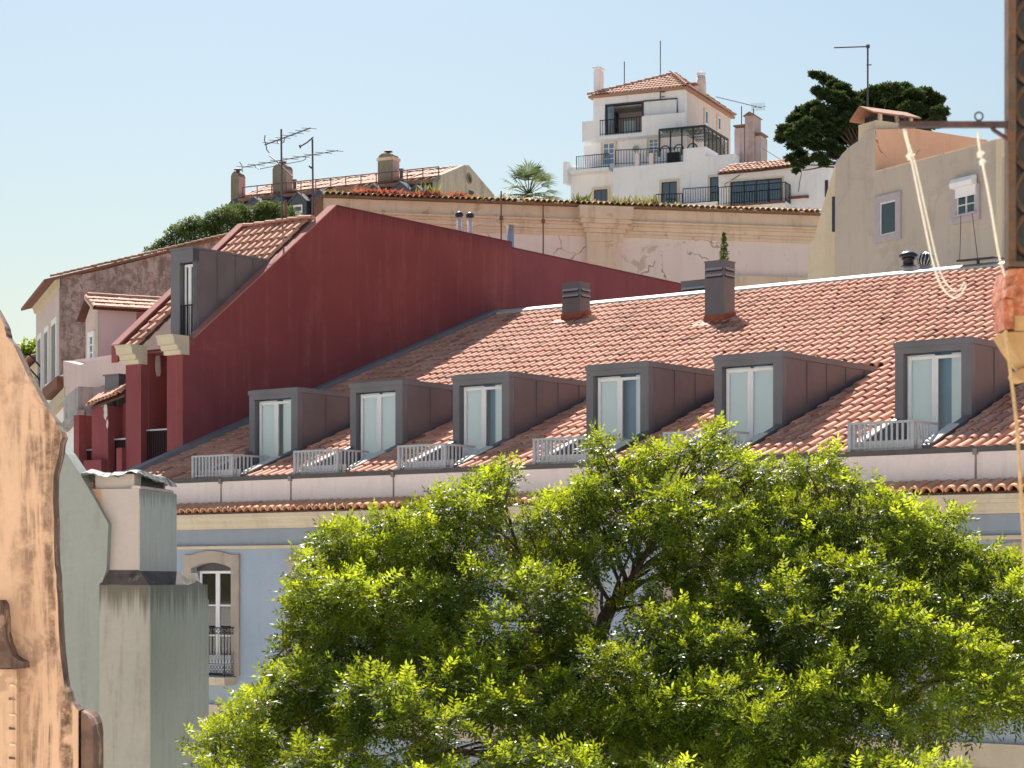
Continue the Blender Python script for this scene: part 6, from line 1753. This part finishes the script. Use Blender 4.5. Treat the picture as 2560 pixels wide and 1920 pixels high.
def conifer(name, label, lobes_px, Y, mat, trunk_px, base_z, per, size, flat=.7, group=None, depth=1.6, lr=.38, branch=True):
    L3 = []
    for x, y, r in lobes_px:
        yy = Y + random.uniform(-1, 1) * depth; p = WLD.P(x, y, yy); L3.append((p[0], yy, p[2], r * yy / FPX))
    tp = WLD.P(trunk_px[0], trunk_px[1], Y)
    t = Thing(WLD, name, label, 'tree', (tp[0], Y, base_z), group)
    pts, rad = limb((tp[0], Y, base_z - .5), tp, 0, .35, .16, 7, .04)
    t.part('trunk', MB().tube(pts, rad, 8), M['bark'], smooth=True)
    if branch:
        for (x, y, z, r) in L3:
            pts, rad = limb(tp, (x, y, z), .06, .07, .02, 6, .1); t.part('limb', MB().tube(pts, rad, 5), M['bark'])
    P, D = lobe_points(L3, per, flat, .45)
    n = len(P)
    d = unit(D * np.array([1, 1, .35]) + rng.normal(size=(n, 3)) * .5 + np.array([0, 0, .1]))
    sd = unit(np.cross(d, rng.normal(size=(n, 3)) * .5 + np.array([0, 0, 1.0])))
    ll = size * rng.uniform(.6, 1.4, n)[:, None]; ww = ll * lr * .5
    V = np.stack([P, P + d * ll * .5 + sd * ww, P + d * ll, P + d * ll * .5 - sd * ww], 1) - np.array(t.off)
    tint = np.clip(.35 + .35 * D[:, 2] + rng.normal(0, .2, n), 0, 1)  # upper side of each lobe tinted lighter as painted highlights
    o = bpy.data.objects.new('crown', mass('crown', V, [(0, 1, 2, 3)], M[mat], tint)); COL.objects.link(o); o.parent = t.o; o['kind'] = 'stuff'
    return t

cy = [(2036, 186, 12), (2050, 190, 14), (2066, 200, 16), (2085, 212, 18), (2105, 222, 20), (2042, 226, 14), (2060, 236, 20), (2090, 245, 26), (2120, 240, 20), (2130, 265, 28), (2150, 250, 20), (2165, 238, 18),
      (2190, 232, 26), (2225, 226, 28), (2255, 226, 28), (2285, 240, 26), (2310, 236, 24), (2335, 252, 26), (2348, 280, 22), (2345, 305, 20), (2315, 280, 30), (2280, 275, 32), (2240, 265, 34), (2200, 268, 34), (2160, 280, 32),
      (2010, 280, 26), (1990, 300, 24), (2035, 270, 26), (2060, 285, 30), (2090, 285, 30), (2120, 300, 30), (1965, 325, 22), (1955, 345, 16), (1990, 335, 26), (2020, 315, 30), (2050, 325, 30), (2085, 325, 28), (2150, 320, 30), (2190, 310, 30), (2230, 305, 30), (2270, 310, 28), (2310, 312, 26),
      (1985, 362, 18), (2010, 352, 22), (2040, 362, 22), (2070, 362, 22), (2105, 345, 22), (2130, 345, 22), (2000, 385, 16), (1995, 412, 16), (2015, 402, 14), (2045, 392, 16), (2060, 405, 14), (2085, 385, 16), (1975, 395, 12), (1990, 426, 8), (2100, 375, 14)]
conifer('monterey_cypress', 'wide dark cypress with layered windswept boughs behind the tan house', cy, 112.0, 'cypress', (2170, 420), 9.0, 9000, .15, .6, depth=1.6, lr=.5)
pines = [[(722, 548, 24), (690, 538, 26), (660, 536, 26), (700, 575, 26), (665, 572, 28), (735, 572, 16), (640, 560, 26), (640, 590, 30), (690, 600, 26)],
         [(600, 542, 26), (570, 550, 28), (540, 560, 28), (600, 580, 28), (560, 590, 30), (520, 585, 26), (610, 610, 28), (560, 620, 28)],
         [(495, 574, 26), (465, 582, 26), (440, 594, 24), (420, 615, 18), (400, 622, 14), (480, 612, 26), (445, 628, 20), (385, 630, 10), (368, 636, 8), (520, 620, 24)]]
for pl, lab in zip(pines, ('rounded umbrella pine close behind the tiled mansard fin', 'rounded umbrella pine between two others above the brown wall', 'low umbrella pine tapering off along the stained roof verge')):
    pl = [(q[0], q[1] - 10, q[2] * 1.15) for q in pl]
    cx_ = sum(q[0] for q in pl) / len(pl); conifer('umbrella_pine', lab, pl, 128.0 + random.uniform(-2, 2), 'pine', (cx_, 625), 5.0, 2600, .16, .8, 'umbrella pines on the hill', depth=1.2, lr=.4)
conifer('leafy_tree', 'small bright green tree glimpsed past the street front of the stained house', [(70, 866, 18), (85, 862, 14), (60, 885, 18), (80, 890, 20), (66, 905, 20), (88, 912, 14), (50, 900, 12)], 138.0, 'brightleaf', (72, 930), -6.0, 800, .28, .9, depth=.8, lr=.6)

# ---- fan palm behind the garden wall
PY = 104.0
pc3 = WLD.P(1322, 486, PY)
t = Thing(WLD, 'fan_palm', 'fan palm with stiff green fronds rising behind the garden wall', 'palm', (pc3[0], PY, 8.0))
pts, rad = limb((pc3[0], PY, 7.5), pc3, 0, .26, .2, 6, .02)
t.part('trunk', MB().tube(pts, rad, 9), M['bark'], smooth=True)
for i in range(30):
    az = 2 * math.pi * i / 30 * 2.4 + random.uniform(-.2, .2); el = random.choice((1.2, .95, .7, .45, .2, -.05, -.25)) + random.uniform(-.12, .12)
    dv = Vector((math.cos(az) * math.cos(el), math.sin(az) * math.cos(el), math.sin(el)))
    L1 = random.uniform(.75, 1.15); c0 = Vector(pc3); hub = c0 + dv * L1
    m = MB().tube([c0, hub], [.03, .015], 4)
    side = dv.cross(Vector((0, 0, 1))); side.normalize(); upn = side.cross(dv)
    for k in range(15):
        q = (k / 14 - .5) * 2.5
        bd = (dv * math.cos(q) + side * math.sin(q)).normalized(); ll = random.uniform(.85, 1.15) * (1 - .22 * abs(q))
        wv = bd.cross(upn).normalized() * .035
        tip = hub + bd * ll + Vector((0, 0, -.22 * ll)); midp = hub + bd * ll * .55
        m.add([tuple(hub), tuple(midp + wv), tuple(tip), tuple(midp - wv)], [(0, 1, 2, 3)])
    fo = t.part('frond', m, M['palm'])
    at = fo.data.attributes.new('tint', 'FLOAT', 'FACE'); at.data.foreach_set('value', np.full(len(fo.data.polygons), random.random(), dtype=np.float32))

# ---- aerial above the cypress
a_ = Fr(2172, 100.0, 0.0)
t = Thing(a_, 'mast_aerial', 'tall thin mast with a single horizontal boom above the dark cypress', 'aerial', (0, 0, hill_z(16.8, 100) - .5))
t.part('mast', MB().tube([(0, 0, hill_z(16.8, 100) - .5), (-.05, 0, a_.z(200, 0, 0)), (-.05, 0, a_.z(115, 0, 0))], .045, 6), M['antenna'])
t.part('boom', MB().tube([a_.P(2085, 119, 0), a_.P(2172, 116, 0)], .035, 5), M['antenna'])
t.part('clamp', MB().box(-.12, .04, -.06, .06, a_.z(120, 0, 0), a_.z(112, 0, 0)), M['antenna'])
t.part('stub', MB().tube([a_.P(2166, 162, 0), a_.P(2179, 162, 0)], .03, 5), M['antenna'])
